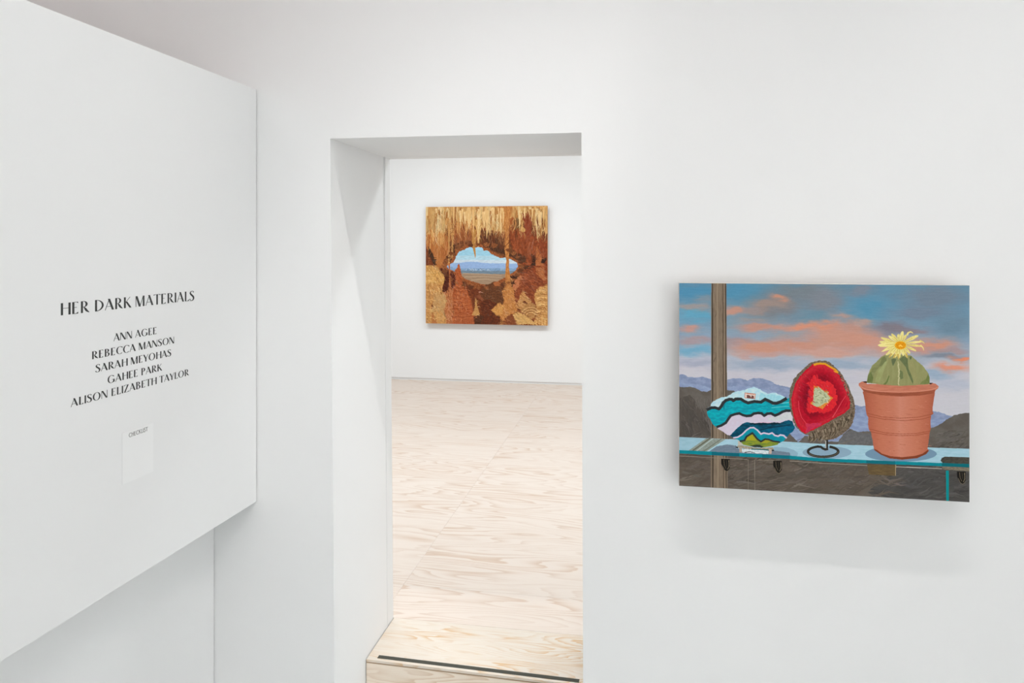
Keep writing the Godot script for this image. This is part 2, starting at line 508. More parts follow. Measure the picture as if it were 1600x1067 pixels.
	b.fill(b.rough(b.pts([780, 110, 850, 150, 930, 140, 990, 150, 1060, 165, 1130, 190, 1090, 240, 980, 265, 900, 230, 850, 205, 760, 230]), 3.0), c8(168, 218, 228), c8(150, 210, 222), 0.03, 0.03)
	var l1 := [45, 355, 100, 330, 150, 328, 205, 345, 235, 315, 265, 260, 300, 228, 350, 212, 385, 212, 405, 232, 440, 208, 510, 208, 560, 240, 610, 262, 700, 242, 790, 252, 850, 212, 900, 235, 960, 266, 1010, 266, 1070, 245, 1140, 202]
	var teal := l1.duplicate()
	teal.append_array([1200, 190, 1260, 380, 1260, 600, 170, 600, 120, 560, 85, 490, 50, 450, 40, 400])
	b.fill(b.rough(b.pts(teal), 2.0), c8(6, 176, 186), c8(14, 148, 164), 0.014, 0.03, 1.6)
	b.line(b.rough(b.pts([300, 350, 420, 330, 500, 335, 600, 350, 700, 340, 800, 310, 900, 320, 1100, 280]), 2.0).slice(0, 60), 4.0, 3.0, c8(6, 140, 156))
	b.line(b.pts([950, 290, 1060, 270, 1180, 255]), 3.0, 3.0, c8(120, 214, 216))
	b.line(b.pts([940, 330, 1060, 318, 1180, 310]), 3.0, 3.0, c8(90, 200, 206))
	b.line(b.pts([270, 265, 275, 350]), 14.0, 5.0, c8(10, 124, 140))
	b.line(b.pts(l1), 14.0, 15.0, ck)
	var l2 := [180, 596, 240, 575, 300, 540, 340, 480, 370, 440, 430, 418, 490, 408, 540, 432, 590, 445, 650, 440, 690, 412, 750, 402, 800, 408, 835, 440, 880, 412, 930, 408, 985, 438, 1040, 415, 1090, 385, 1140, 370, 1200, 370]
	var lil := l2.duplicate()
	lil.append_array([1230, 420, 1260, 560, 1240, 640, 500, 740, 350, 715, 320, 705, 250, 655, 190, 620])
	b.fill(b.rough(b.pts(lil), 2.0), c8(212, 198, 216), c8(214, 206, 222), 0.02, 0.03)
	b.fill(b.rough(b.pts([880, 480, 960, 450, 1060, 440, 1130, 395, 1200, 390, 1220, 490, 1100, 500, 1010, 520, 900, 500]), 3.0), c8(214, 218, 218), c8(206, 208, 212), 0.03, 0.03)
	b.fill(b.rough(b.pts([680, 545, 820, 525, 950, 535, 1020, 540, 860, 555]), 2.0), c8(218, 180, 204))
	b.line(b.pts(l2), 12.0, 13.0, ck)
	b.fill(b.rough(b.pts([355, 720, 410, 665, 470, 605, 530, 552, 600, 530, 650, 540, 720, 545, 860, 550, 960, 545, 1050, 548, 1100, 522, 1170, 502, 1225, 515, 1240, 560, 1262, 610, 1235, 660, 1190, 690, 1145, 745, 1060, 800, 560, 790, 410, 745]), 2.5), c8(0, 62, 84), c8(4, 88, 116), 0.012, 0.03, 1.8)
	b.fill(b.rough(b.pts([800, 650, 900, 620, 1050, 600, 1200, 580, 1255, 600, 1230, 655, 1180, 695, 1140, 740, 1000, 690, 900, 680, 820, 680]), 3.0), c8(2, 100, 134), c8(0, 84, 116), 0.02, 0.03)
	b.line(b.rough(b.pts([640, 550, 800, 560, 960, 545, 1060, 552]), 3.0).slice(0, 40), 7.0, 7.0, c8(8, 44, 56))
	b.line(b.pts([780, 640, 920, 605, 1060, 590, 1200, 565]), 5.0, 4.0, c8(4, 52, 72))
	var l3 := [410, 748, 470, 738, 530, 700, 590, 640, 640, 608, 690, 606, 740, 640, 790, 695, 830, 680, 900, 695, 945, 680, 985, 715, 1030, 725, 1060, 708, 1105, 715, 1145, 750]
	var t2 := l3.duplicate()
	t2.append_array([1110, 790, 1060, 812, 900, 850, 560, 830, 510, 795, 450, 768])
	b.fill(b.rough(b.pts(t2), 2.0), c8(4, 136, 156), c8(2, 150, 166), 0.02, 0.03)
	b.line(b.pts(l3), 7.0, 8.0, c8(214, 196, 218))
	var l4 := [500, 796, 560, 785, 590, 730, 630, 705, 672, 680, 700, 715, 740, 765, 790, 800, 850, 765, 900, 772, 960, 795, 1050, 808]
	var moss := l4.duplicate()
	moss.append_array([1020, 845, 930, 865, 800, 885, 640, 865, 545, 845])
	b.fill(b.pts(moss), c8(142, 152, 48), c8(108, 132, 52), 0.012, 0.04, 1.6)
	b.fill(b.rough(b.pts([590, 745, 640, 712, 672, 700, 700, 740, 740, 785, 640, 790, 575, 785]), 2.0), c8(170, 164, 34))
	b.fill(b.rough(b.pts([790, 810, 850, 778, 930, 795, 880, 815, 800, 825]), 2.0), c8(164, 162, 44))
	b.fill(b.rough(b.pts([640, 858, 760, 845, 830, 868, 800, 886, 700, 876]), 3.0), c8(44, 52, 44))
	b.line(b.pts(l4), 9.0, 8.0, ck)
	# the little stand under it, and the printed tag
	b.fill(b.pts([470, 780, 505, 810, 545, 850, 470, 850]), c8(196, 188, 170))
	b.fill(b.pts([460, 852, 560, 858, 640, 872, 760, 890, 860, 885, 960, 880, 970, 905, 900, 918, 600, 900, 465, 885]), c8(186, 174, 152), c8(150, 136, 116), 0.04, 0.06)
	b.fill(b.pts([490, 880, 522, 882, 524, 950, 490, 948]), c8(176, 158, 140))
	b.fill(b.pts([900, 905, 940, 905, 938, 972, 902, 970]), c8(196, 172, 158))
	b.fill(b.rough(b.pts([524, 900, 640, 908, 760, 915, 895, 925, 895, 972, 700, 962, 525, 952]), 3.0), c8(236, 240, 240), c8(200, 216, 224), 0.05, 0.05)
	b.line(b.pts([660, 905, 895, 918]), 5.0, 5.0, c8(10, 96, 108))
	b.fill(b.pts([440, 868, 470, 872, 470, 892, 440, 888]), c8(40, 42, 44))
	b.fill(b.pts([940, 912, 972, 915, 972, 932, 940, 930]), c8(40, 42, 44))
	b.line(b.pts([565, 950, 640, 940, 700, 958]), 4.0, 3.0, c8(90, 84, 78))
	b.fill(b.pts([568, 120, 712, 136, 706, 206, 564, 190]), c8(232, 214, 204))
	b.line(b.pts([568, 122, 712, 138, 706, 204, 566, 190, 568, 122]), 3.0, 3.0, c8(196, 120, 96))
	b.line(b.pts([590, 133, 695, 145]), 3.0, 3.0, c8(214, 150, 130))
	for q in [[596, 162, 624, 164, 600, 186, 626, 188], [634, 166, 634, 190, 652, 191], [662, 170, 684, 172, 664, 192, 686, 194]]:
		b.line(b.pts(q), 7.0, 7.0, c8(110, 66, 60))
	# ---- red agate half
	b.ref = C
	b.fill(b.rough(b.pts([305, 82, 350, 82, 410, 95, 470, 145, 520, 195, 560, 260, 600, 330, 640, 430, 660, 500, 668, 560, 660, 630, 640, 700, 600, 760, 540, 810, 480, 845, 430, 862, 370, 862, 300, 850, 240, 830, 170, 805, 130, 780, 80, 730, 60, 680, 40, 600, 22, 520, 18, 440, 30, 360, 60, 270, 110, 210, 160, 160, 220, 110, 270, 90]), 4.0), c8(96, 82, 66), c8(128, 110, 92), 0.05, 0.05, 1.4)
	# rind below, with bark-like folds
	rng.seed = 3
	for k in 120:
		var t := rng.randf()
		var s := rng.randf()
		var x := lerpf(215, 640, t)
		var y0 := lerpf(800, 590, t) + lerpf(0, lerpf(40, 120, sin(t * PI)), s) + 10
		var col: Color = [c8(68, 58, 46), c8(148, 132, 110), c8(84, 72, 58), c8(134, 118, 98)][k % 4]
		var q := b.pts([x - 14 + 20 * s, y0 - 4, x - 4, y0 + 16, x + 8 - 30 * s, y0 + 34])
		b.line(q, rng.randf_range(4, 9), 2.0, col)
	b.fill(b.rough(b.pts([300, 105, 350, 106, 400, 125, 450, 155, 500, 215, 545, 270, 580, 340, 605, 400, 622, 480, 615, 550, 560, 600, 480, 640, 400, 690, 320, 730, 250, 765, 175, 800, 140, 780, 95, 720, 65, 640, 45, 540, 40, 450, 60, 370, 85, 300, 130, 230, 190, 170, 250, 120]), 3.0), c8(206, 20, 40), c8(190, 22, 44), 0.02, 0.02, 1.4)
	b.line(b.rough(b.pts([262, 122, 320, 112, 380, 118, 430, 150, 470, 172, 495, 200]), 2.0, 4.0).slice(0, 40), 10.0, 6.0, c8(226, 156, 36))
	var shell := [300, 125, 350, 126, 400, 145, 450, 175, 495, 230, 540, 285, 572, 350, 596, 410, 610, 480, 600, 540, 550, 590, 480, 628, 400, 675, 320, 712, 250, 740, 185, 765, 150, 745, 105, 690, 78, 620, 60, 540, 55, 450, 75, 370, 100, 305, 140, 240, 200, 185, 255, 138]
	for k in 9:
		var f := 1.0 - 0.052 * k
		var q := []
		for i in range(0, shell.size(), 2):
			q.append_array([335 + (shell[i] - 335) * f, 430 + (shell[i + 1] - 430) * f])
		var t := k / 8.0
		var col := c8(208, 40, 54).lerp(c8(184, 12, 38), minf(t * 2.0, 1.0)).lerp(c8(142, 6, 32), maxf(t * 2.0 - 1.0, 0.0))
		b.fill(b.rough(b.pts(q), 3.0 + k * 0.5, 5.0), col, col.darkened(0.10), 0.03, 0.03, 1.3)
	b.fill(b.rough(b.pts([120, 520, 150, 620, 200, 690, 300, 690, 420, 640, 520, 590, 590, 530, 600, 470, 560, 560, 460, 620, 330, 670, 230, 660, 170, 590]), 4.0), c8(172, 8, 36), c8(190, 16, 42), 0.03, 0.03)
	b.fill(b.rough(b.pts([185, 300, 230, 290, 255, 230, 290, 215, 310, 260, 360, 285, 420, 290, 450, 320, 480, 370, 475, 410, 495, 430, 480, 490, 485, 520, 440, 570, 390, 590, 350, 605, 300, 590, 220, 600, 190, 570, 195, 480, 205, 400, 220, 340]), 7.0, 4.0), c8(226, 40, 46), c8(210, 34, 46), 0.03, 0.03, 1.4)
	b.fill(b.rough(b.pts([262, 330, 310, 335, 345, 370, 400, 380, 410, 420, 450, 450, 430, 480, 380, 520, 345, 555, 290, 545, 225, 505, 250, 480, 262, 400]), 8.0, 4.0), c8(216, 150, 56), c8(226, 120, 50), 0.06, 0.06, 1.6)
	b.fill(b.rough(b.pts([265, 362, 310, 338, 340, 375, 385, 400, 420, 452, 390, 490, 345, 520, 290, 540, 245, 515, 258, 440]), 4.0, 4.0), c8(198, 202, 164), c8(170, 176, 138), 0.15, 0.15, 1.6)
	for k in 46:
		var x := rng.randf_range(262, 400)
		var y := rng.randf_range(370, 520)
		b.line(b.pts([x, y, x + rng.randf_range(6, 16), y + rng.randf_range(-6, 6)]), 2.6, 1.5, [c8(112, 118, 88), c8(226, 228, 200)][k % 2])
	b.grain_strokes(rng, 200, Rect2(560, 430, 140, 170), Vector2(1, 1).normalized(), 12.0, 4.0, 0.16)
	b.line(b.pts([110, 480, 115, 560, 140, 640, 185, 700, 260, 715]), 3.0, 3.0, c8(218, 66, 80))
	b.line(b.pts([445, 640, 480, 585, 540, 480, 575, 430]), 4.0, 2.0, c8(220, 76, 88))
	b.fill(b.rough(b.pts([175, 700, 260, 700, 340, 690, 330, 720, 250, 755, 180, 795, 190, 740]), 4.0), c8(206, 52, 76), c8(186, 40, 80), 0.03, 0.04)
	for k in 7:
		b.line(b.pts([520 + 12 * k, 225 + 25 * k, 535 + 12 * k, 235 + 27 * k]), 4.0, 2.0, [c8(206, 96, 84), c8(224, 60, 70)][k % 2])
	for k in 60:      # rind specks round the rim
		var t := rng.randf()
		var e := b.pts([lerpf(505, 655, t) + rng.randf_range(-6, 8), lerpf(190, 560, t), lerpf(505, 655, t) + rng.randf_range(-4, 14), lerpf(190, 560, t) + 14])
		b.line(e, 4.0, 2.0, [c8(74, 64, 52), c8(146, 128, 108)][k % 2])
	# iron ring foot
	b.line(b.pts([386, 866, 386, 950]), 13.0, 13.0, c8(42, 38, 34))
	b.line(b.pts([379, 870, 379, 940]), 5.0, 5.0, c8(176, 172, 166))
	var ring := []
	for k in 35:
		var t := deg_to_rad(-62.0 + 312.0 * k / 34.0)
		ring.append_array([352 + 148 * cos(t), 976 + 52 * sin(t)])
	ring.append_array([330, 930, 350, 946, 372, 956, 396, 952])
	b.line(b.pts(ring), 12.0, 11.0, c8(46, 42, 36))
	b.line(b.pts(ring.slice(14, 50)), 3.0, 3.0, c8(104, 94, 80))
	# ---- terracotta pot
	b.ref = B
	b.fill_across(b.rough(b.pts([345, 110, 920, 120, 908, 190, 900, 260, 908, 285, 890, 300, 884, 370, 888, 400, 878, 440, 868, 520, 862, 565, 872, 580, 850, 605, 780, 640, 660, 652, 560, 640, 490, 610, 435, 570, 425, 500, 412, 435, 395, 415, 388, 370, 392, 320, 375, 290, 370, 250, 362, 180]), 1.5), 350, 915, [[0.0, c8(164, 88, 64)], [0.10, c8(182, 102, 76)], [0.22, c8(192, 114, 86)], [0.42, c8(196, 120, 94)], [0.52, c8(206, 134, 112)], [0.62, c8(200, 126, 102)], [0.75, c8(194, 118, 90)], [0.90, c8(184, 106, 80)], [1.0, c8(166, 90, 66)]], 0.02)
	for k in 46:
		var x := rng.randf_range(400, 860)
		var y := rng.randf_range(160, 600)
		b.line(b.pts([x, y, x + rng.randf_range(10, 50), y + 4]), 2.0, 1.0, [c8(170, 94, 70), c8(208, 136, 112)][k % 2])
	for q in [[385, 285, 500, 312, 640, 322, 780, 315, 900, 290], [392, 305, 520, 332, 680, 342, 820, 330, 890, 310], [400, 408, 520, 438, 640, 448, 760, 446, 880, 425], [410, 430, 520, 452, 640, 462, 770, 458, 872, 440]]:
		b.line(b.pts(q), 2.5, 2.5, c8(150, 78, 56))
	b.fill(b.pts([437, 565, 460, 575, 500, 605, 570, 625, 660, 632, 760, 622, 820, 605, 862, 575, 872, 582, 850, 608, 780, 640, 660, 652, 560, 642, 490, 612, 440, 578]), c8(132, 62, 38))
	# rim, mouth
	b.fill(b.pts([315, 45, 340, 30, 375, 32, 378, 50, 880, 52, 890, 40, 925, 48, 950, 68, 945, 85, 925, 100, 915, 125, 800, 142, 640, 150, 480, 138, 355, 112, 330, 80, 314, 62]), c8(200, 126, 100), c8(188, 112, 88), 0.008, 0.05)
	b.fill(b.pts([342, 90, 420, 108, 520, 116, 640, 120, 760, 116, 860, 106, 922, 96, 915, 124, 800, 142, 640, 150, 480, 138, 356, 112]), c8(146, 76, 54), c8(160, 86, 62), 0.01, 0.05)
	b.line(b.pts([320, 66, 370, 92, 470, 108, 640, 114, 800, 108, 900, 94, 946, 76]), 4.0, 4.0, c8(208, 138, 114))
	b.fill(b.pts([345, 30, 378, 28, 380, 42, 360, 40]), c8(64, 34, 26))
	b.fill(b.pts([878, 40, 905, 42, 890, 52, 878, 52]), c8(64, 34, 26))
	# ---- cactus
	b.ref = D
	b.fill(b.rough(b.pts([130, 870, 135, 800, 160, 720, 200, 640, 260, 580, 330, 510, 380, 480, 560, 470, 740, 490, 790, 535, 850, 585, 930, 660, 980, 735, 1000, 800, 1003, 890, 760, 908, 580, 915, 360, 900]), 2.0), c8(150, 150, 100), c8(142, 142, 92), 0.02, 0.006, 1.3)
	b.fill(b.pts([130, 870, 150, 760, 200, 700, 225, 760, 205, 880]), c8(100, 112, 62), c8(112, 122, 72), 0.02, 0.01)
	b.fill(b.pts([200, 650, 270, 580, 350, 505, 420, 500, 400, 560, 330, 620, 250, 720, 215, 800, 190, 720]), c8(126, 128, 82), c8(138, 140, 92), 0.01, 0.02)
	b.fill(b.pts([345, 520, 380, 500, 405, 560, 380, 590, 330, 640, 300, 640]), c8(116, 122, 78))
	b.fill(b.pts([240, 860, 280, 720, 380, 580, 420, 560, 370, 700, 300, 860]), c8(160, 164, 112), c8(152, 154, 102), 0.02, 0.01)
	b.fill(b.pts([355, 895, 400, 850, 435, 765, 445, 780, 420, 860, 390, 900]), c8(108, 120, 68))
	b.fill(b.pts([470, 545, 500, 530, 540, 545, 520, 590, 492, 640, 476, 590]), c8(96, 108, 74))
	b.fill(b.pts([580, 545, 640, 500, 700, 530, 700, 600, 710, 680, 745, 760, 775, 850, 770, 890, 740, 830, 700, 740, 670, 650, 620, 590]), c8(98, 110, 72), c8(108, 118, 78), 0.02, 0.02)
	b.fill(b.pts([590, 690, 630, 720, 635, 810, 600, 825, 585, 780]), c8(112, 122, 78))
	b.fill(b.pts([870, 890, 900, 850, 950, 820, 985, 740, 1003, 800, 1003, 888]), c8(112, 122, 68), c8(124, 132, 78), 0.02, 0.02)
	b.fill(b.pts([700, 600, 760, 560, 800, 640, 830, 760, 840, 890, 780, 895, 770, 800, 730, 700]), c8(156, 152, 102), c8(148, 146, 96), 0.02, 0.01)
	b.fill(b.pts([720, 510, 755, 500, 750, 540, 730, 550]), c8(92, 108, 72))
	b.line(b.rough(b.pts([566, 580, 572, 660, 578, 740, 574, 820, 576, 905]), 5.0, 5.0).slice(0, 60), 3.5, 4.5, c8(196, 190, 146))
	# ---- flower: petals, then the disc
	var yel := [c8(238, 224, 140), c8(226, 208, 118), c8(240, 230, 156)]
	var petals := [[560, 330, 320, 240, 34], [560, 330, 300, 300, 40], [560, 330, 280, 350, 48], [560, 340, 360, 420, 40], [560, 350, 390, 490, 34], [570, 350, 450, 510, 32], [580, 350, 520, 525, 34], [590, 360, 580, 530, 34], [600, 350, 640, 500, 34], [620, 350, 690, 520, 30], [630, 350, 735, 470, 30],
		[560, 310, 430, 215, 34], [570, 300, 470, 185, 34], [580, 300, 570, 190, 40], [600, 290, 630, 150, 40], [620, 300, 680, 200, 34], [630, 310, 850, 212, 40], [640, 320, 900, 300, 26], [640, 335, 910, 365, 24], [640, 345, 820, 430, 28], [560, 335, 330, 440, 24]]
	for k in petals.size():
		var q: Array = petals[k]
		var a := Vector2(q[0], q[1])
		var e := Vector2(q[2], q[3])
		var nn: Vector2 = (e - a).orthogonal().normalized() * q[4] * 0.64
		var m := a.lerp(e, 0.62)
		b.fill(b.pts([a.x - nn.x * 0.4, a.y - nn.y * 0.4, m.x - nn.x, m.y - nn.y, lerpf(m.x, e.x, 0.8) - nn.x * 0.5, lerpf(m.y, e.y, 0.8) - nn.y * 0.5, e.x, e.y, lerpf(m.x, e.x, 0.7) + nn.x * 0.7, lerpf(m.y, e.y, 0.7) + nn.y * 0.7, m.x + nn.x, m.y + nn.y, a.x + nn.x * 0.4, a.y + nn.y * 0.4]), yel[k % 3], yel[(k + 1) % 3], 0.08, 0.08)
		b.line(b.pts([a.x, a.y, m.x, m.y]), 4.0, 1.5, c8(206, 184, 96))
	b.line(b.pts([690, 205, 705, 175, 740, 160, 770, 180]), 9.0, 3.0, yel[0])
	b.line(b.pts([870, 285, 910, 305, 932, 325]), 7.0, 2.0, yel[1])
	b.line(b.pts([880, 350, 912, 385, 922, 420]), 7.0, 2.0, yel[0])
	for q in [[470, 470, 440, 520], [520, 480, 500, 528], [680, 470, 690, 528], [560, 480, 575, 545]]:
		b.line(b.pts(q), 10.0, 3.0, c8(208, 176, 90))
	b.fill(b.oval(597, 350, 84, 60), c8(236, 196, 70))
	b.fill(b.oval(597, 350, 74, 53), c8(240, 170, 20), c8(214, 128, 14), 0.08, 0.08, 1.8)
	b.line(b.pts([580, 360, 600, 350, 622, 368]), 7.0, 5.0, c8(250, 200, 80))
	b.img.adjust_bcs(0.99, 1.0, 1.0)
	return b.img

# ---- the cave with an opening onto a plain
func cave_picture(place: Callable) -> Image:
	var W := 760
	var H := 740
	var b := Board.new(W, H, place, 21)
	var Z := Vector3(640, 300, 4.446)
	var Q1 := Vector3(660, 315, 10.67)
	var Q2 := Vector3(760, 315, 10.67)
	var Q3 := Vector3(660, 412, 10.67)
	var Q4 := Vector3(760, 412, 10.67)
	rng.seed = 8
	var all := PackedVector2Array([Vector2(0, 0), Vector2(W, 0), Vector2(W, H), Vector2(0, H)])
	b.fill(all, c8(138, 72, 40), c8(104, 52, 30), 0.02, 0.012, 1.5)
	b.ref = Z
	b.fill(b.rough(b.pts([690, 260, 960, 330, 960, 660, 760, 700, 700, 560, 740, 430]), 10.0), c8(150, 72, 40), c8(118, 54, 30), 0.02, 0.03, 1.5)
	b.fill(b.rough(b.pts([250, 260, 420, 250, 560, 270, 680, 330, 780, 420, 810, 520, 760, 570, 700, 640, 560, 690, 400, 700, 280, 640, 230, 690, 250, 560, 230, 470, 270, 380]), 10.0), c8(92, 52, 32), c8(132, 80, 46), 0.02, 0.03, 1.5)
	b.fill(b.rough(b.pts([490, 300, 640, 330, 660, 420, 800, 440, 860, 500, 800, 540, 740, 470, 640, 430, 560, 400, 500, 360]), 6.0), c8(62, 38, 24), c8(88, 54, 34), 0.04, 0.02, 1.4)
	# curtain of stalactites
	b.fill(b.rough(b.pts([100, 90, 965, 90, 965, 300, 900, 260, 840, 200, 780, 180, 720, 230, 640, 280, 520, 250, 440, 230, 330, 210, 260, 260, 220, 420, 160, 420, 100, 340]), 10.0), c8(214, 168, 106), c8(190, 136, 78), 0.06, 0.006, 1.4)
	for k in 210:
		var x := rng.randf_range(112, 952)
		var deep := 240.0
		if x < 260: deep = lerpf(330, 430, (x - 112) / 148.0)
		elif x < 340: deep = 270.0
		elif x < 520: deep = 230.0
		elif x < 660: deep = 300.0
		elif x < 760: deep = 260.0
		elif x < 850: deep = 200.0
		else: deep = 300.0
		var y1 := deep * rng.randf_range(0.62, 1.08) + 20.0
		var y0 := rng.randf_range(100, 190)
		var wd := rng.randf_range(5, 13)
		var col: Color = [c8(228, 188, 128), c8(206, 156, 94), c8(188, 130, 72), c8(238, 204, 148), c8(176, 116, 62), c8(214, 170, 108)][k % 6]
		b.fill(b.pts([x - wd, y0, x + wd, y0, x + wd * 0.35, lerpf(y0, y1, 0.7), x, y1, x - wd * 0.4, lerpf(y0, y1, 0.65)]), col, col.darkened(0.14), 0.1, 0.01)
	for k in 60:     # dark clefts between them
		var x := rng.randf_range(250, 950)
		var y0 := rng.randf_range(150, 230)
		if x > 480 and x < 640:
			y0 += 90.0
		b.fill(b.pts([x - 1, y0, x + 4, y0 + 50, x + 1, y0 + rng.randf_range(70, 110), x - 5, y0 + 45]), [c8(112, 60, 34), c8(136, 78, 44), c8(92, 48, 30)][k % 3])
	b.ref = Q2
	b.fill(b.rough(b.pts([590, 150, 610, 200, 650, 180, 680, 210, 690, 150, 720, 260, 745, 240, 740, 480, 760, 600, 640, 640, 600, 520, 640, 420, 610, 280]), 4.0), c8(126, 56, 32), c8(144, 70, 42), 0.05, 0.01)
	b.fill(b.rough(b.pts([500, 250, 540, 300, 580, 380, 570, 460, 500, 440]), 3.0), c8(112, 78, 44))
	b.fill(b.rough(b.pts([540, 190, 600, 220, 620, 300, 610, 420, 655, 460, 650, 495, 600, 510, 565, 480, 580, 400, 560, 280]), 2.0), c8(212, 164, 100), c8(188, 138, 78), 0.05, 0.03)
	b.fill(b.rough(b.pts([380, 470, 560, 480, 760, 600, 900, 720, 960, 900, 900, 1067, 500, 1067, 540, 900, 420, 760]), 8.0), c8(156, 78, 42), c8(120, 58, 32), 0.03, 0.02, 1.6)
	b.fill(b.rough(b.pts([390, 800, 500, 850, 600, 880, 680, 930, 640, 1000, 560, 1040, 500, 960, 400, 900]), 6.0), c8(70, 42, 26), c8(92, 56, 36), 0.04, 0.03)
	b.fill(b.rough(b.pts([740, 860, 820, 900, 820, 1067, 740, 1067, 760, 980]), 4.0), c8(58, 34, 22))
	b.fill(b.rough(b.pts([840, 720, 870, 830, 920, 900, 940, 1067, 820, 1067, 820, 900]), 3.0), c8(186, 112, 66), c8(158, 88, 50), 0.03, 0.08)
	b.fill(b.rough(b.pts([930, 920, 1000, 940, 1000, 980, 950, 1030, 910, 1020]), 3.0), c8(52, 32, 22))
	b.ref = Z
	b.fill(b.rough(b.pts([112, 300, 150, 290, 200, 320, 260, 280, 275, 420, 235, 480, 215, 540, 180, 520, 150, 430, 112, 380]), 8.0), c8(190, 118, 62), c8(160, 92, 48), 0.08, 0.006, 1.4)
	b.fill(b.rough(b.pts([290, 240, 330, 220, 440, 240, 500, 290, 470, 330, 360, 340, 310, 360, 280, 330]), 8.0), c8(168, 98, 54), c8(124, 68, 38), 0.08, 0.01, 1.4)
	for k in 70:
		var x := rng.randf_range(118, 440)
		var y := rng.randf_range(230, 300) + (90.0 if x < 250 else 0.0)
		b.fill(b.pts([x - 4, y - 60, x + 4, y - 60, x, y + rng.randf_range(0, 40)]), [c8(214, 160, 96), c8(182, 116, 62), c8(200, 142, 82)][k % 3])
	# opening: sky, hills, plain
	var rim := [258, 520, 262, 508, 300, 490, 315, 470, 325, 440, 345, 415, 380, 400, 420, 380, 440, 390, 470, 382, 505, 385, 515, 410, 540, 405, 570, 432, 600, 445, 630, 458, 665, 455, 690, 460, 720, 475, 745, 490, 752, 515, 740, 540, 710, 565, 670, 590, 640, 605, 600, 625, 560, 645, 500, 640, 450, 625, 400, 610, 370, 590, 345, 570, 300, 545, 270, 535]
	b.ref = Z
	var wide := []
	for i in range(0, rim.size(), 2):
		var v := Vector2(rim[i] - 505, rim[i + 1] - 515)
		v *= 1.0 + 22.0 / v.length()
		wide.append_array([505 + v.x, 515 + v.y])
	b.fill(b.rough(b.pts(wide), 9.0, 4.0), c8(172, 100, 54), c8(128, 68, 38), 0.05, 0.05, 1.6)
	var hole := b.rough(b.pts(rim), 4.0, 4.0)
	b.fill(hole, c8(160, 206, 230), c8(168, 210, 230), 0.01, 0.02)
	# strips of the view, kept inside the opening
	var strips := [[400, 440, c8(160, 208, 228)], [440, 470, c8(180, 214, 228)], [470, 492, c8(204, 218, 228)], [492, 520, c8(156, 184, 220)], [520, 545, c8(134, 164, 196)], [545, 566, c8(118, 136, 150)], [566, 660, c8(164, 136, 110)]]
	for s in strips:
		var top: float = s[0]
		var cut := b.pts([240, top, 770, top + 4, 770, float(s[1]) + 8, 240, float(s[1]) + 4])
		for piece in Geometry2D.intersect_polygons(hole, b.rough(cut, 3.0, 12.0)):
			b.fill(piece, s[2], (s[2] as Color).darkened(0.08), 0.015, 0.08)
	for piece in Geometry2D.intersect_polygons(hole, b.rough(b.pts([300, 512, 330, 495, 390, 486, 450, 484, 500, 490, 560, 496, 620, 500, 700, 502, 760, 506, 760, 530, 300, 530]), 3.0)):
		b.fill(piece, c8(150, 178, 216), c8(140, 166, 206), 0.02, 0.06)
	for k in 44:
		var x := rng.randf_range(380, 660)
		b.line(b.pts([x, 536 + rng.randf_range(-6, 14), x + rng.randf_range(3, 12), 537 + rng.randf_range(-5, 14)]), 3.0, 2.0, [c8(88, 108, 132), c8(190, 200, 208)][k % 2])
	for q in [[370, 565, 520, 570, 640, 580], [380, 590, 500, 585, 640, 595], [430, 612, 520, 605, 600, 612]]:
		b.line(b.pts(q), 5.0, 3.0, c8(182, 156, 128))
	# hanging pieces in front of the opening
	b.ref = Q1
	b.fill(b.rough(b.pts([820, 470, 850, 440, 890, 470, 895, 600, 880, 780, 890, 850, 882, 945, 860, 860, 835, 740, 820, 580]), 3.0), c8(198, 146, 78), c8(166, 112, 56), 0.04, 0.1)
	b.fill(b.rough(b.pts([870, 300, 990, 300, 985, 430, 960, 560, 940, 760, 920, 760, 912, 560, 890, 430]), 2.0), c8(222, 178, 112), c8(200, 150, 88), 0.06, 0.02)
	b.fill(b.rough(b.pts([425, 300, 465, 300, 450, 560, 455, 800, 460, 1067, 425, 1067, 430, 800, 428, 560]), 2.0), c8(212, 160, 96), c8(184, 126, 70), 0.06, 0.01)
	b.fill(b.rough(b.pts([480, 350, 530, 400, 525, 520, 515, 700, 515, 850, 495, 950, 480, 850, 490, 640, 460, 500]), 4.0), c8(206, 156, 92), c8(176, 120, 66), 0.05, 0.06)
	for q in [[480, 380, 520, 370], [470, 450, 530, 440], [480, 515, 520, 512], [485, 575, 515, 570]]:
		b.line(b.pts(q), 4.0, 3.0, c8(96, 60, 36))
	for q in [[515, 740, 560, 720, 640, 690], [525, 850, 530, 780, 560, 740]]:
		b.line(b.pts(q), 9.0, 4.0, c8(62, 38, 24))
	b.fill(b.rough(b.pts([95, 740, 130, 800, 180, 880, 215, 1000, 215, 1067, 190, 1067, 150, 960, 105, 880]), 4.0), c8(66, 42, 26))
	b.fill(b.rough(b.pts([210, 800, 300, 760, 310, 1067, 225, 1067]), 5.0), c8(190, 122, 66), c8(168, 100, 52), 0.06, 0.01)
	# left lower masses
	b.ref = Q3
	b.fill(b.rough(b.pts([280, 60, 440, 100, 560, 180, 560, 400, 440, 460, 330, 500, 330, 420, 360, 300, 340, 180]), 6.0), c8(70, 28, 20), c8(92, 44, 28), 0.03, 0.03)
	b.fill(b.rough(b.pts([435, -10, 458, -10, 462, 200, 475, 380, 500, 420, 430, 440, 445, 300, 440, 120]), 2.0), c8(190, 112, 66), c8(166, 90, 50), 0.05, 0.03)
	b.fill(b.rough(b.pts([380, 470, 430, 420, 500, 400, 560, 520, 560, 800, 520, 1010, 380, 1010, 340, 700, 340, 480]), 6.0), c8(196, 128, 82), c8(164, 92, 54), 0.05, 0.05, 1.5)
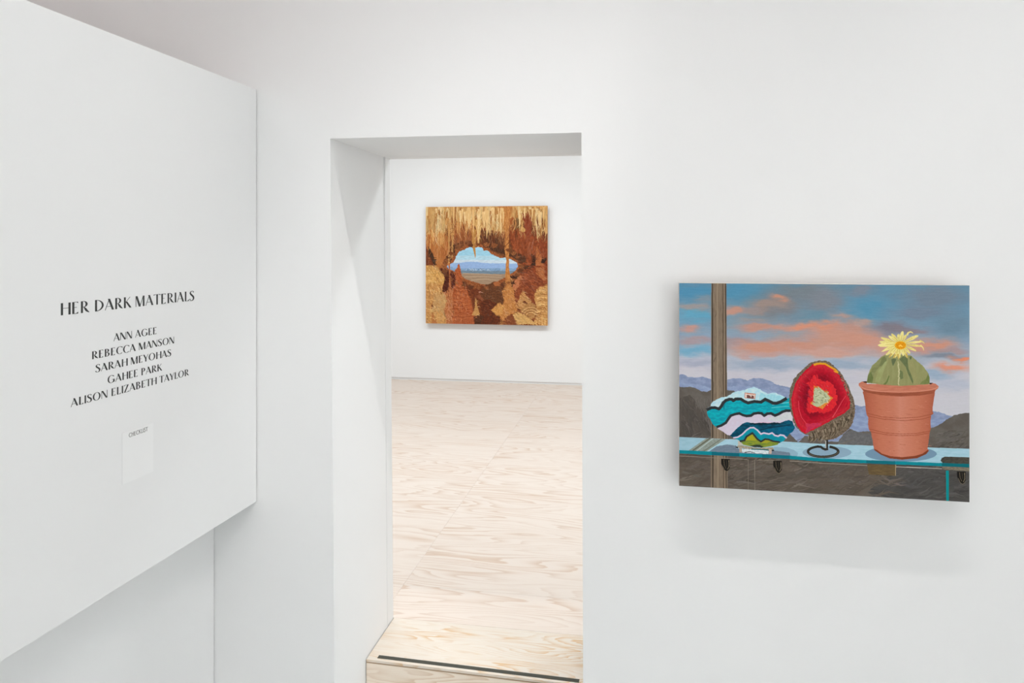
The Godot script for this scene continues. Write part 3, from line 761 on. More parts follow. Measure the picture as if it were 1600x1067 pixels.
	b.fill(b.rough(b.pts([545, 110, 575, 80, 595, 20, 605, 0, 620, 20, 640, 130, 660, 260, 675, 350, 730, 400, 770, 520, 810, 620, 840, 760, 870, 1010, 500, 1010, 510, 800, 500, 560, 505, 400, 545, 350, 555, 220]), 6.0), c8(184, 98, 54), c8(152, 74, 40), 0.03, 0.05, 1.5)
	for k in 60:
		var y := rng.randf_range(360, 960)
		var x := rng.randf_range(515, 560 + (y - 360) * 0.42)
		b.line(b.pts([x, y, x + 30, y + rng.randf_range(-14, 10), x + 62, y + rng.randf_range(-4, 14)]), 4.0, 2.0, [c8(210, 130, 82), c8(128, 56, 30), c8(196, 108, 62)][k % 3])
	b.fill(b.rough(b.pts([520, 880, 600, 830, 700, 790, 800, 850, 850, 940, 870, 1010, 530, 1010]), 5.0), c8(178, 96, 56), c8(154, 78, 44), 0.03, 0.06)
	b.fill(b.rough(b.pts([55, 30, 140, 20, 240, 40, 290, 110, 350, 190, 385, 250, 350, 330, 330, 400, 320, 480, 200, 500, 55, 520]), 5.0), c8(222, 172, 100), c8(196, 140, 74), 0.04, 0.05, 1.4)
	b.fill(b.rough(b.pts([55, 340, 160, 320, 330, 330, 320, 470, 240, 470, 200, 540, 150, 700, 150, 800, 55, 800]), 5.0), c8(208, 152, 88), c8(184, 126, 72), 0.04, 0.05, 1.4)
	b.fill(b.rough(b.pts([200, 500, 240, 470, 300, 490, 330, 480, 390, 520, 400, 640, 350, 760, 380, 1010, 180, 1010, 150, 800]), 6.0), c8(206, 164, 108), c8(182, 132, 80), 0.06, 0.06, 1.5)
	b.fill(b.rough(b.pts([55, 800, 170, 790, 300, 800, 380, 860, 400, 1010, 55, 1010]), 5.0), c8(214, 162, 96), c8(188, 130, 74), 0.05, 0.05, 1.4)
	b.fill(b.rough(b.pts([150, 800, 200, 860, 250, 1010, 160, 1010]), 3.0), c8(178, 112, 64))
	for k in 36:
		var x := rng.randf_range(70, 340)
		var y := rng.randf_range(60, 980)
		b.line(b.pts([x, y, x + 14, y + 20, x + 20, y + 44]), 3.0, 2.0, [c8(150, 98, 52), c8(232, 190, 126)][k % 2])
	# middle floor
	b.fill(b.rough(b.pts([700, 320, 800, 310, 960, 350, 1067, 400, 1067, 1010, 860, 1010, 850, 700, 760, 480]), 6.0), c8(122, 62, 34), c8(96, 48, 28), 0.03, 0.04, 1.5)
	b.fill(b.rough(b.pts([730, 330, 800, 300, 960, 330, 960, 390, 860, 420, 760, 380]), 5.0), c8(158, 90, 48), c8(120, 66, 36), 0.04, 0.05)
	b.fill(b.rough(b.pts([890, 540, 960, 490, 1067, 430, 1067, 620, 960, 600]), 5.0), c8(146, 84, 54), c8(120, 64, 40), 0.04, 0.05)
	b.fill(b.rough(b.pts([870, 880, 960, 850, 1067, 900, 1067, 1010, 870, 1010]), 4.0), c8(72, 42, 26), c8(94, 54, 34), 0.03, 0.05)
	b.fill(b.rough(b.pts([880, 560, 900, 580, 912, 700, 940, 780, 960, 840, 900, 870, 820, 860, 860, 780, 875, 700]), 3.0), c8(200, 150, 90), c8(180, 126, 70), 0.05, 0.05)
	b.line(b.pts([945, 480, 960, 465, 975, 470]), 5.0, 3.0, c8(222, 160, 130))
	# right side
	b.ref = Q4
	b.fill(b.rough(b.pts([-90, 420, -20, 350, 60, 335, 120, 300, 230, 300, 300, 380, 300, 640, 240, 700, 120, 720, 30, 640, -50, 600, -110, 520]), 9.0), c8(112, 66, 38), c8(86, 52, 32), 0.05, 0.05, 1.6)
	b.fill(b.rough(b.pts([-120, 700, -30, 600, 60, 600, 160, 660, 240, 760, 220, 1010, -90, 1010, -60, 860]), 9.0), c8(112, 54, 30), c8(78, 40, 24), 0.03, 0.05, 1.5)
	b.fill(b.rough(b.pts([110, 320, 190, 290, 250, 330, 230, 380, 140, 370]), 4.0), c8(166, 96, 54))
	b.fill(b.rough(b.pts([400, 210, 500, 180, 590, 200, 560, 380, 480, 460, 420, 420]), 5.0), c8(64, 38, 26))
	b.fill(b.rough(b.pts([500, 300, 560, 120, 700, 60, 840, 200, 960, 300, 980, 420, 860, 400, 800, 560, 820, 680, 700, 620, 600, 600, 480, 680, 460, 560]), 7.0), c8(152, 78, 44), c8(116, 56, 34), 0.03, 0.04, 1.6)
	for k in 40:
		var x := rng.randf_range(540, 920)
		var y := rng.randf_range(120, 560)
		b.line(b.pts([x, y, x + 30, y + 10, x + 60, y + 34]), 3.5, 2.0, [c8(172, 88, 52), c8(94, 40, 24)][k % 2])
	b.fill(b.rough(b.pts([820, 60, 960, 60, 980, 280, 900, 240, 820, 150]), 5.0), c8(184, 112, 66), c8(156, 88, 50), 0.05, 0.05)
	b.fill(b.rough(b.pts([430, 390, 470, 300, 520, 220, 580, 195, 600, 210, 560, 260, 540, 380, 480, 450, 430, 440]), 4.0), c8(198, 124, 82), c8(172, 100, 62), 0.05, 0.04)
	b.fill(b.rough(b.pts([540, 600, 560, 520, 600, 470, 612, 400, 622, 470, 660, 520, 690, 590, 760, 630, 700, 700, 580, 760, 500, 740, 490, 680]), 4.0), c8(206, 154, 94), c8(178, 120, 70), 0.05, 0.05, 1.4)
	b.fill(b.oval(632, 640, 22, 24), c8(112, 60, 36))
	b.fill(b.rough(b.pts([560, 790, 620, 710, 700, 660, 780, 650, 830, 700, 800, 770, 700, 790, 620, 840]), 3.0), c8(186, 136, 84), c8(158, 108, 62), 0.05, 0.05)
	b.fill(b.rough(b.pts([640, 840, 700, 790, 790, 760, 830, 790, 800, 900, 740, 930, 690, 890]), 3.0), c8(196, 144, 88), c8(160, 110, 64), 0.05, 0.05)
	b.fill(b.rough(b.pts([440, 850, 520, 800, 640, 850, 700, 900, 800, 980, 850, 1010, 500, 1010]), 4.0), c8(216, 172, 108), c8(198, 148, 86), 0.03, 0.05)
	b.fill(b.rough(b.pts([800, 520, 840, 430, 890, 380, 950, 380, 980, 330, 1030, 380, 1030, 1030, 780, 980, 840, 860, 830, 700, 800, 620]), 5.0), c8(214, 164, 100), c8(182, 126, 70), 0.04, 0.06, 1.5)
	for q in [[830, 480, 900, 440, 960, 430], [850, 540, 930, 510, 1020, 520], [840, 640, 920, 600, 1020, 610], [850, 740, 930, 700, 1020, 710], [840, 770, 940, 730, 1020, 740], [830, 860, 920, 800, 1020, 810]]:
		b.line(b.pts(q), 4.0, 3.0, c8(144, 90, 48))
	for k in 9:
		b.fill(b.pts([820 + 24 * k, 1030, 832 + 24 * k, 900 + 12 * (k % 3), 842 + 24 * k, 1030]), [c8(226, 178, 112), c8(186, 124, 66)][k % 2])
	# the tall column, top to bottom
	b.ref = Z
	b.fill(b.rough(b.pts([610, 96, 715, 96, 700, 180, 690, 230, 690, 300, 690, 420, 690, 520, 700, 600, 705, 650, 725, 690, 735, 780, 750, 830, 700, 850, 660, 880, 640, 925, 625, 925, 630, 860, 600, 830, 640, 800, 655, 760, 640, 690, 665, 650, 665, 560, 672, 480, 660, 400, 665, 280, 640, 210]), 3.0), c8(202, 138, 76), c8(174, 108, 56), 0.05, 0.02, 1.4)
	b.fill(b.rough(b.pts([650, 920, 680, 860, 715, 850, 745, 925]), 3.0), c8(142, 80, 48), c8(118, 62, 36), 0.05, 0.05)
	b.fill(b.rough(b.pts([565, 820, 600, 790, 625, 765, 650, 790, 640, 850, 600, 860]), 5.0, 3.0), c8(222, 166, 92), c8(182, 116, 58), 0.09, 0.09, 1.6)
	b.fill(b.rough(b.pts([690, 190, 720, 170, 722, 215, 700, 230]), 3.0), c8(158, 88, 46))
	b.grain_strokes(rng, 1100, Rect2(0, 0, W, H * 0.42), Vector2(0, 1), 50.0, 4.0, 0.11, hole)
	b.ref = Q3
	for k in 20:      # ledges round the red stalagmite
		var y := 380.0 + 30.0 * k
		var half := 70.0 + 6.2 * k
		var q := []
		for m in 7:
			var t := m / 3.0 - 1.0
			q.append_array([640 + half * t + 20.0 * k / 19.0, y - 16.0 * t * t + rng.randf_range(-15, 15)])
		b.line(b.pts(q), 5.0, 2.0, [c8(194, 112, 66), c8(146, 72, 40)][k % 2])
	for k in 12:      # ripples on the tan mass at the left edge
		var y := 60.0 + 76.0 * k
		b.line(b.pts([60, y, 140, y + rng.randf_range(-12, 24), 220, y + rng.randf_range(0, 30), 300, y + rng.randf_range(-20, 10)]), 4.0, 2.0, [c8(182, 126, 68), c8(230, 186, 118)][k % 2])
	b.ref = Q4
	for k in 9:       # ribs over the pale domes at the right
		var r := 60.0 + 26.0 * k
		var q := []
		for m in 8:
			var t := deg_to_rad(195.0 + 20.0 * m)
			q.append_array([740 + r * 0.9 * cos(t), 880 + r * 0.8 * sin(t)])
		if k < 6:
			b.line(b.pts(q), 3.5, 3.0, [c8(146, 96, 54), c8(224, 178, 116)][k % 2])
		b.line(b.pts([840, 470 + 58 * k, 900, 440 + 58 * k, 1020, 452 + 58 * k]), 4.0, 3.0, [c8(236, 194, 128), c8(160, 104, 56)][k % 2])
	b.ref = Z
	for k in 30:      # broken blocks round the opening
		var t := TAU * k / 30.0
		var c := Vector2(505 + 268 * cos(t), 515 + 152 * sin(t))
		var r := rng.randf_range(12, 24)
		var q := b.rough(b.pts([c.x - r, c.y, c.x - r * 0.3, c.y - r * 0.7, c.x + r, c.y - r * 0.3, c.x + r * 0.7, c.y + r * 0.6, c.x - r * 0.4, c.y + r * 0.7]), 4.0, 4.0)
		for piece in Geometry2D.clip_polygons(q, hole):
			b.fill(piece, [c8(158, 94, 52), c8(84, 48, 30), c8(126, 72, 40), c8(178, 110, 62)][k % 4], c8(104, 58, 34), 0.06, 0.06)
	for k in 46:      # long pale stalactites in front
		var x := rng.randf_range(115, 950)
		if k < 28:
			x = rng.randf_range(350, 655)
		var y0 := rng.randf_range(100, 140)
		var y1 := y0 + rng.randf_range(70, 170)
		var wd := rng.randf_range(4, 9)
		b.fill(b.pts([x - wd, y0, x + wd, y0, x + wd * 0.5, lerpf(y0, y1, 0.6), x, y1, x - wd * 0.5, lerpf(y0, y1, 0.6)]), [c8(240, 212, 160), c8(226, 184, 124), c8(234, 198, 140)][k % 3], c8(214, 168, 108), 0.1, 0.01)
	b.grain_strokes(rng, 1500, Rect2(0, H * 0.42, W, H * 0.58), Vector2(1, 0.25).normalized(), 16.0, 5.0, 0.11, hole)
	b.grain_strokes(rng, 900, Rect2(0, H * 0.45, W * 0.35, H * 0.55), Vector2(0.25, 1).normalized(), 20.0, 5.0, 0.12, hole)
	b.grain_strokes(rng, 700, Rect2(W * 0.6, H * 0.45, W * 0.4, H * 0.55), Vector2(1, 0.6).normalized(), 24.0, 5.0, 0.12, hole)
	return b.img

# ---------------------------------------------------------------- lettering: high-contrast capitals, each stroke a flat piece of vinyl
# glyphs in a box of height 1; k = heavy stroke, t = hairline
func glyph(ch: String, k: float, t: float) -> Array:      # [advance, [polygon, ...]]
	var P := []
	match ch:
		"H":
			P = [v_(0.07, k), v_(0.57, k), h_(0.07, 0.57, 0.54, t)]
			return [0.72, P]
		"E":
			P = [v_(0.07, k), h_(0.07, 0.44, 1.0 - t, t), h_(0.07, 0.38, 0.52, t), h_(0.07, 0.44, 0.0, t), tri_(0.46, 0.0, 0.46, 0.15, 0.30, 0.0), tri_(0.46, 1.0, 0.46, 0.88, 0.32, 1.0)]
			return [0.56, P]
		"L":
			P = [v_(0.07, k), h_(0.07, 0.42, 0.0, t), tri_(0.46, 0.0, 0.46, 0.16, 0.28, 0.0)]
			return [0.50, P]
		"I":
			return [0.26, [v_(0.07, k)]]
		"T":
			P = [v_(0.24, k), h_(0.0, 0.60, 1.0 - t, t), tri_(0.0, 1.0, 0.0, 0.88, 0.14, 1.0), tri_(0.60, 1.0, 0.60, 0.88, 0.46, 1.0)]
			return [0.60, P]
		"A":
			P = [d_(0.02, 0.0, 0.34, 1.0, t), d_(0.62, 0.0, 0.31, 1.0, k * 1.1), h_(0.14, 0.52, 0.30, t)]
			return [0.70, P]
		"K":
			P = [v_(0.07, k), d_(0.14, 0.44, 0.56, 1.0, t), d_(0.60, 0.0, 0.26, 0.58, k * 1.1)]
			return [0.66, P]
		"M":
			P = [d_(0.05, 0.0, 0.05, 1.0, t), d_(0.38, 0.0, 0.10, 1.0, k * 1.2), d_(0.38, 0.0, 0.68, 1.0, t), v_(0.64, k)]
			return [0.84, P]
		"N":
			P = [d_(0.05, 0.0, 0.05, 1.0, t), d_(0.58, 0.0, 0.10, 1.0, k * 1.2), d_(0.62, 0.0, 0.62, 1.0, t)]
			return [0.70, P]
		"Y":
			P = [d_(0.30, 0.42, 0.06, 1.0, k), d_(0.32, 0.42, 0.58, 1.0, t), d_(0.30, 0.0, 0.30, 0.45, k)]
			return [0.60, P]
		"Z":
			P = [h_(0.05, 0.54, 1.0 - t, t), h_(0.03, 0.54, 0.0, t), d_(0.10, 0.0, 0.48, 1.0, k), tri_(0.56, 0.0, 0.56, 0.15, 0.40, 0.0), tri_(0.04, 1.0, 0.04, 0.86, 0.18, 1.0)]
			return [0.62, P]
		"D":
			P = [v_(0.07, k)]
			P.append_array(ring_(0.14, 0.5, 0.56, 0.5, -90, 90, k, t))
			return [0.76, P]
		"O":
			return [0.86, ring_(0.42, 0.5, 0.39, 0.52, 0, 360, k, t)]
		"C":
			P = ring_(0.42, 0.5, 0.39, 0.52, 48, 312, k, t)
			P.append(tri_(0.70, 0.93, 0.70, 0.74, 0.60, 0.95))
			return [0.72, P]
		"G":
			P = ring_(0.42, 0.5, 0.39, 0.52, 48, 330, k, t)
			P.append_array([tri_(0.70, 0.93, 0.70, 0.74, 0.60, 0.95), [Vector2(0.64, 0.06), Vector2(0.64 + k, 0.10), Vector2(0.64 + k, 0.42), Vector2(0.64, 0.42)], h_(0.50, 0.64 + k, 0.42, t)])
			return [0.84, P]
		"P":
			P = [v_(0.07, k), h_(0.07, 0.30, 1.0 - t, t)]
			P.append_array(ring_(0.24, 0.73, 0.27, 0.27, -90, 90, k, t))
			P.append(h_(0.10, 0.26, 0.46, t))
			return [0.56, P]
		"R":
			P = [v_(0.07, k), h_(0.07, 0.30, 1.0 - t, t), h_(0.10, 0.28, 0.48, t)]
			P.append_array(ring_(0.26, 0.74, 0.27, 0.26, -90, 90, k, t))
			P.append_array(curve_([Vector2(0.28, 0.48), Vector2(0.38, 0.34), Vector2(0.46, 0.18), Vector2(0.64, 0.01)], [t, k, k * 1.1, t]))
			return [0.66, P]
		"B":
			P = [v_(0.07, k), h_(0.07, 0.28, 1.0 - t, t), h_(0.07, 0.30, 0.52, t), h_(0.07, 0.30, 0.0, t)]
			P.append_array(ring_(0.24, 0.765, 0.25, 0.235, -90, 90, k, t))
			P.append_array(ring_(0.26, 0.27, 0.29, 0.27, -90, 90, k, t))
			return [0.62, P]
		"S":
			P = curve_([Vector2(0.42, 0.84), Vector2(0.40, 0.95), Vector2(0.26, 0.99), Vector2(0.12, 0.90), Vector2(0.10, 0.76), Vector2(0.18, 0.64), Vector2(0.32, 0.50), Vector2(0.42, 0.36), Vector2(0.43, 0.20), Vector2(0.36, 0.06), Vector2(0.22, 0.01), Vector2(0.08, 0.06), Vector2(0.05, 0.20)], [k * 0.7, t * 1.5, t * 1.2, k * 0.6, k * 0.9, k * 1.1, k * 1.2, k * 1.1, k * 0.9, k * 0.6, t * 1.2, t * 1.5, k * 0.8])
			return [0.54, P]
	return [0.28, []]

func v_(x: float, k: float) -> Array:
	return [Vector2(x, 0), Vector2(x + k, 0), Vector2(x + k, 1), Vector2(x, 1)]

func h_(x0: float, x1: float, y: float, t: float) -> Array:
	return [Vector2(x0, y), Vector2(x1, y), Vector2(x1, y + t), Vector2(x0, y + t)]

func d_(x0: float, y0: float, x1: float, y1: float, w: float) -> Array:
	return [Vector2(x0 - w / 2, y0), Vector2(x0 + w / 2, y0), Vector2(x1 + w / 2, y1), Vector2(x1 - w / 2, y1)]

func tri_(a: float, b: float, c: float, d: float, e: float, f: float) -> Array:
	return [Vector2(a, b), Vector2(c, d), Vector2(e, f)]

func ring_(cx: float, cy: float, rx: float, ry: float, from: float, to: float, k: float, t: float) -> Array:
	var out := []
	var n := maxi(6, int((to - from) / 15.0))
	for i in n:
		var a := deg_to_rad(lerpf(from, to, float(i) / n))
		var b := deg_to_rad(lerpf(from, to, float(i + 1) / n))
		var o := Vector2(rx, ry)
		var q := Vector2(rx - k, ry - t)
		out.append([Vector2(cx, cy) + o * Vector2(cos(a), sin(a)), Vector2(cx, cy) + o * Vector2(cos(b), sin(b)), Vector2(cx, cy) + q * Vector2(cos(b), sin(b)), Vector2(cx, cy) + q * Vector2(cos(a), sin(a))])
	return out

func curve_(p: Array, w: Array) -> Array:
	var c := Curve2D.new()
	for i in p.size():
		var d: Vector2 = (p[mini(i + 1, p.size() - 1)] - p[maxi(i - 1, 0)]) / 6.0
		c.add_point(p[i], -d, d)
	var left := []
	var right := []
	var steps: int = (p.size() - 1) * 3
	for s in steps + 1:
		var f := float(s) / steps * (p.size() - 1)
		var i := mini(int(f), p.size() - 2)
		var q := c.sample(i, f - i)
		var e := (c.sample(i, minf(f - i + 0.05, 1.0)) - c.sample(i, maxf(f - i - 0.05, 0.0))).normalized()
		var ww := lerpf(w[i], w[i + 1], f - i) * 0.5
		left.append(q + e.orthogonal() * ww)
		right.append(q - e.orthogonal() * ww)
	var out := []
	for s in steps:
		out.append([left[s], left[s + 1], right[s + 1], right[s]])
	return out

# one line of letters as a mesh lying on z = 0.. depth, from x = 0 to width, baseline y = 0
func letters(text: String, width: float, cap: float, k: float, t: float, tracking: float) -> ArrayMesh:
	var st := mb()
	var x := 0.0
	var all := []
	for ch in text:
		var g := glyph(ch, k, t)
		for poly in g[1]:
			var moved := []
			for q in poly:
				moved.append(q + Vector2(x, 0))
			all.append(moved)
		x += g[0] + tracking
	var hi := 0.0
	var lo := 99.0
	for poly in all:
		for q in poly:
			hi = maxf(hi, q.x)
			lo = minf(lo, q.x)
	var s := width / (hi - lo)
	for poly in all:
		var q := []
		for v in poly:
			q.append(Vector2((v.x - lo) * s, v.y * cap))
		prism(st, q, 0.0006, 0.0)
	return done(st)

# ================================================================
func _ready() -> void:
	# ---- camera
	var cam := Camera3D.new()
	cam.name = "camera"
	add_child(cam)
	cam.position = EYE
	cam.rotation.y = deg_to_rad(YAW)
	cam.projection = Camera3D.PROJECTION_FRUSTUM
	cam.near = 0.05
	cam.far = 60.0
	cam.size = 0.05 * 1067.0 / FOCAL
	cam.frustum_offset = Vector2(0.0, -0.05 * (533.5 - HORIZON) / FOCAL)
	cam.current = true
	# ---- environment: closed rooms, no sky
	var env := Environment.new()
	env.background_mode = Environment.BG_COLOR
	env.background_color = Color.BLACK
	env.tonemap_mode = Environment.TONE_MAPPER_LINEAR
	env.tonemap_exposure = 0.68
	env.sdfgi_enabled = true
	env.ssao_enabled = true
	env.ssil_enabled = true
	var we := WorldEnvironment.new()
	we.name = "environment"
	we.environment = env
	add_child(we)
	# ---- levels of the lamps (each lamp is built with its fitting further down)
	var wash := 0.85           # one track head over the painting wall
	var added_panel_head := 2.6     # the track head added to brighten the text panel
	var added_side_wash := 25.0      # one track head added to bounce light off the right-hand wall
	var added_panel_light := 0.8    # one added fill panel on the front room ceiling
	var far_light := 1.9      # one linear lamp at the far end of the front room
	var gallery_panel := 6.7  # one ceiling panel of the plywood room
	var gallery_spot := 2.0   # one track head over the cave picture
	var neutral := Color(1.0, 0.994, 0.987)
	var cool := Color(0.955, 0.985, 1.0)

	# ---- materials
	var nt := NoiseTexture2D.new()
	var fn := FastNoiseLite.new()
	fn.seed = 4
	fn.frequency = 0.06
	nt.noise = fn
	nt.width = 256
	nt.height = 256
	nt.seamless = true
	nt.as_normal_map = true
	nt.bump_strength = 3.0
	M.peel = nt
	M.wall = paint(rgb8(237, 237, 237))
	M.gallery = M.wall
	M.ceiling = flat(rgb8(236, 236, 236), 0.9)
	M.rose = flat(rgb8(230, 198, 193), 0.9)
	M.concrete = flat(rgb8(212, 219, 219), 0.6)
	M.black = flat(rgb8(46, 46, 46), 0.55)
	M.card = flat(rgb8(241, 241, 241), 0.6)
	M.grey_ink = flat(rgb8(128, 126, 124), 0.7)
	M.tape = flat(rgb8(70, 70, 62), 0.95)
	M.metal = flat(rgb8(60, 60, 62), 0.4, 0.6)
	M.white_metal = flat(rgb8(225, 225, 225), 0.5)
	M.lens = glow(neutral, 3.0)
	M.diffuser = glow(neutral, 0.5)

	var ply := []
	for k in 3:
		var m := textured(veneer(40 + 11 * k, 1000, 560, 2.44, 1.22, rgb8(226, 213, 202), rgb8(206, 184, 168), rgb8(216, 188, 164), 0.5, 2.6 + 0.5 * k), 0.55)
		m.uv1_scale = Vector3(1.0 / 2.44, 1.0 / 1.22, 1.0)
		ply.append(m)
	var tread_ply := textured(veneer(91, 900, 320, 2.3, 0.85, rgb8(223, 213, 201), rgb8(212, 189, 164), rgb8(212, 174, 132), 1.0, 3.2), 0.55)
	tread_ply.uv1_scale = Vector3(1.0 / 1.1, 1.0 / 0.36, 1.0)
	tread_ply.uv1_offset = Vector3(0.5, 0.94, 0)
	var riser_ply := textured(veneer(64, 900, 240, 2.3, 0.45, rgb8(238, 224, 208), rgb8(218, 196, 174), rgb8(216, 188, 160), 0.6, 2.6), 0.6)
	riser_ply.uv1_scale = Vector3(1.0 / 1.1, 1.0 / 0.2, 1.0)
	riser_ply.uv1_offset = Vector3(0.5, 0, 0)
	var edge_ply := flat(rgb8(224, 206, 182), 0.7)
	var core_ply := flat(rgb8(168, 142, 116), 0.8)

	# ---- the thick wall with its doorway (two leaves with a fine joint between them)
	var tl := on_z(516, 216.5, 0)
	var tr := on_z(908.5, 207, 0)
	var bl := on_z(522.5, 1067, 0)
	var br := on_z(911, 1067, 0)
	var down := func(a: Vector3, c: Vector3, y: float) -> Vector2:
		return Vector2(lerpf(a.x, c.x, (y - a.y) / (c.y - a.y)), y)
	var L0: Vector2 = down.call(tl, bl, 0.0)
	var R0: Vector2 = down.call(tr, br, 0.0)
	var LT := Vector2(tl.x, tl.y)
	var RT := Vector2(tr.x, tr.y)
	var x_left := -4.3
	var x_right := 4.6
	var st := mb()
	for leaf in [[0.0, -0.550], [-0.554, WALL_BACK]]:
		prism(st, [Vector2(x_left - 0.15, 0), L0, LT, Vector2(LT.x, 4.7), Vector2(x_left - 0.15, 4.7)], leaf[0], leaf[1])
		prism(st, [R0, Vector2(x_right + 0.15, 0), Vector2(x_right + 0.15, 4.7), Vector2(RT.x, 4.7), RT], leaf[0], leaf[1])
		prism(st, [LT, RT, Vector2(RT.x, 4.7), Vector2(LT.x, 4.7)], leaf[0], leaf[1])
	box(st, Vector3(x_left - 0.15, 0, -0.550), Vector3(L0.x - 0.012, 4.7, -0.554))
	box(st, Vector3(R0.x + 0.012, 0, -0.550), Vector3(x_right + 0.15, 4.7, -0.554))
	box(st, Vector3(L0.x - 0.012, RT.y + 0.012, -0.550), Vector3(R0.x + 0.012, 4.7, -0.554))
	struct("wall_back", done(st), M.wall)
	# ---- front room shell
	struct("floor", box_mesh(Vector3(x_left - 0.15, -0.12, 9.15), Vector3(x_right + 0.15, 0, WALL_BACK)), M.concrete)
	struct("ceiling", box_mesh(Vector3(x_left - 0.15, FRONT_CEILING, 9.15), Vector3(x_right + 0.15, FRONT_CEILING + 0.12, -0.35)), M.ceiling)
	struct("wall_right", box_mesh(Vector3(x_right, 0, 9.15), Vector3(x_right + 0.15, FRONT_CEILING, 0)), M.wall)
	struct("wall_front", box_mesh(Vector3(x_left - 0.15, 0, 9.0), Vector3(x_right + 0.15, FRONT_CEILING, 9.15)), M.wall)
	struct("wall_stair", box_mesh(Vector3(x_left - 0.15, 0, 9.0), Vector3(x_left, FRONT_CEILING, 0)), M.rose)
	# low wall behind the text panel, open above
	var lc := on_z(335, 900, 0)
	var turn := atan(0.0283)          # this wall splays slightly from square
	st = mb()
	box(st, Vector3(-0.12, 0, 4.2), Vector3(0, 2.36, 0.003))
	var low := struct("wall_left", done(st), M.wall)
	low.position = Vector3(lc.x, 0, 0)
	low.rotation.y = -turn

	# ---- plywood room shell
	var gx0 := -5.0
	var gx1 := 3.6
	struct("ceiling", box_mesh(Vector3(gx0 - 0.12, FAR_CEILING, WALL_BACK), Vector3(gx1 + 0.12, FAR_CEILING + 0.12, FAR_Z - 0.15)), M.ceiling)
	struct("wall_gallery_left", box_mesh(Vector3(gx0 - 0.12, 0, WALL_BACK), Vector3(gx0, FAR_CEILING, FAR_Z - 0.15)), M.gallery)
	struct("wall_gallery_right", box_mesh(Vector3(gx1, 0, WALL_BACK), Vector3(gx1 + 0.12, FAR_CEILING, FAR_Z - 0.15)), M.gallery)
	st = mb()     # far wall stops just above the floor over a set-back base
	box(st, Vector3(gx0, UPPER + 0.026, FAR_Z), Vector3(gx1, FAR_CEILING, FAR_Z - 0.12))
	box(st, Vector3(gx0, 0.0, FAR_Z - 0.012), Vector3(gx1, UPPER + 0.026, FAR_Z - 0.12))
	struct("wall_far", done(st), M.gallery)
	# plywood floor: sheets on a base, ends in line
	var floor_base := struct("floor", box_mesh(Vector3(gx0, 0.0, WALL_BACK), Vector3(gx1, UPPER - 0.018, FAR_Z - 0.012)), core_ply)
	var zs := [WALL_BACK, -0.94, -2.16, -2.95, -4.17, -5.39, FAR_Z - 0.012]
	var xs := [gx0, -3.59, -1.15, 1.29, gx1]
	for i in zs.size() - 1:
		for j in xs.size() - 1:
			var size := Vector3(xs[j + 1] - xs[j] - 0.0006, 0.018, zs[i] - zs[i + 1] - 0.0006)
			var sheet := part("plywood_sheet", chamfer_mesh(Vector3.ZERO, size, 0.0004), ply[(i * 2 + j) % 3], floor_base)
			sheet.position = Vector3(xs[j] + 0.0003, UPPER - 0.018, zs[i + 1] + 0.0003)
			sheet.set_meta("label", "pale plywood sheet")

	# ---- doorway step
	var sx0 := L0.x + 0.002
	var sx1 := R0.x - 0.002
	var sz := -0.297                 # front edge at the left jamb; it comes 2 cm forward at the right
	var skew := 0.020
	var step := thing("doorway_step", "pale plywood step filling the foot of the doorway", "step", Vector3(0.5 * (sx0 + sx1), 0, sz))
	var ox := 0.5 * (sx0 + sx1)
	var hw := 0.5 * (sx1 - sx0)
	var slab := func(y0: float, y1: float, back: float) -> ArrayMesh:      # plan with a slanting front edge
		var t := mb()
		var plan := [Vector3(-hw, 0, -back), Vector3(hw, 0, skew - back), Vector3(hw, 0, WALL_BACK - sz + 0.0008), Vector3(-hw, 0, WALL_BACK - sz + 0.0008)]
		var u := []
		var d := []
		for q in plan:
			u.append(q + Vector3(0, y1, 0))
			d.append(q + Vector3(0, y0, 0))
		face(t, u, Vector3.UP)
		face(t, d, Vector3.DOWN)
		var outs := [Vector3(0, 0, 1), Vector3(1, 0, 0), Vector3(0, 0, -1), Vector3(-1, 0, 0)]
		for i in 4:
			var j := (i + 1) % 4
			face(t, [u[i], u[j], d[j], d[i]], outs[i])
		return done(t)
	part("tread", slab.call(UPPER - 0.009, UPPER, 0.0), tread_ply, step)
	part("tread_core", slab.call(UPPER - 0.015, UPPER - 0.009, 0.0012), core_ply, step)
	part("riser", slab.call(0.0, UPPER - 0.015, 0.0006), riser_ply, step)
	# anti-slip strip, set by its two ends
	var a0 := EYE + ray(591, 1026) * ((UPPER - EYE.y) / ray(591, 1026).y)
	var a1 := EYE + ray(905, 1064) * ((UPPER - EYE.y) / ray(905, 1064).y)
	var along := Vector3(a1.x - a0.x, 0, a1.z - a0.z)
	var side := Vector3(along.z, 0, -along.x).normalized() * 0.0105
	st = mb()
	var s4 := [a0 - side, a1 - side, a1 + side, a0 + side]
	var up4 := []
	var lo4 := []
	for q in s4:
		up4.append(Vector3(q.x - ox, UPPER + 0.0012, q.z - sz))
		lo4.append(Vector3(q.x - ox, UPPER, q.z - sz))
	face(st, up4, Vector3.UP)
	for i in 4:
		var j := (i + 1) % 4
		var mid: Vector3 = (up4[i] + up4[j]) * 0.5 - (up4[0] + up4[2]) * 0.5
		face(st, [up4[i], up4[j], lo4[j], lo4[i]], mid.normalized())
	var strip := part("anti_slip_strip", done(st), M.tape, step)
	strip.set_meta("label", "charcoal anti-slip strip along the tread edge")

	# ---- text panel on the left wall
	var pe := on_z(401.5, 460, 0)
	var panel := thing("text_panel", "large white square panel with black exhibition lettering, raised off the left wall", "panel", Vector3(pe.x, 0.898, 0))
	panel.rotation.y = -turn          # x axis of the panel = outwards from its face; z runs towards the viewer
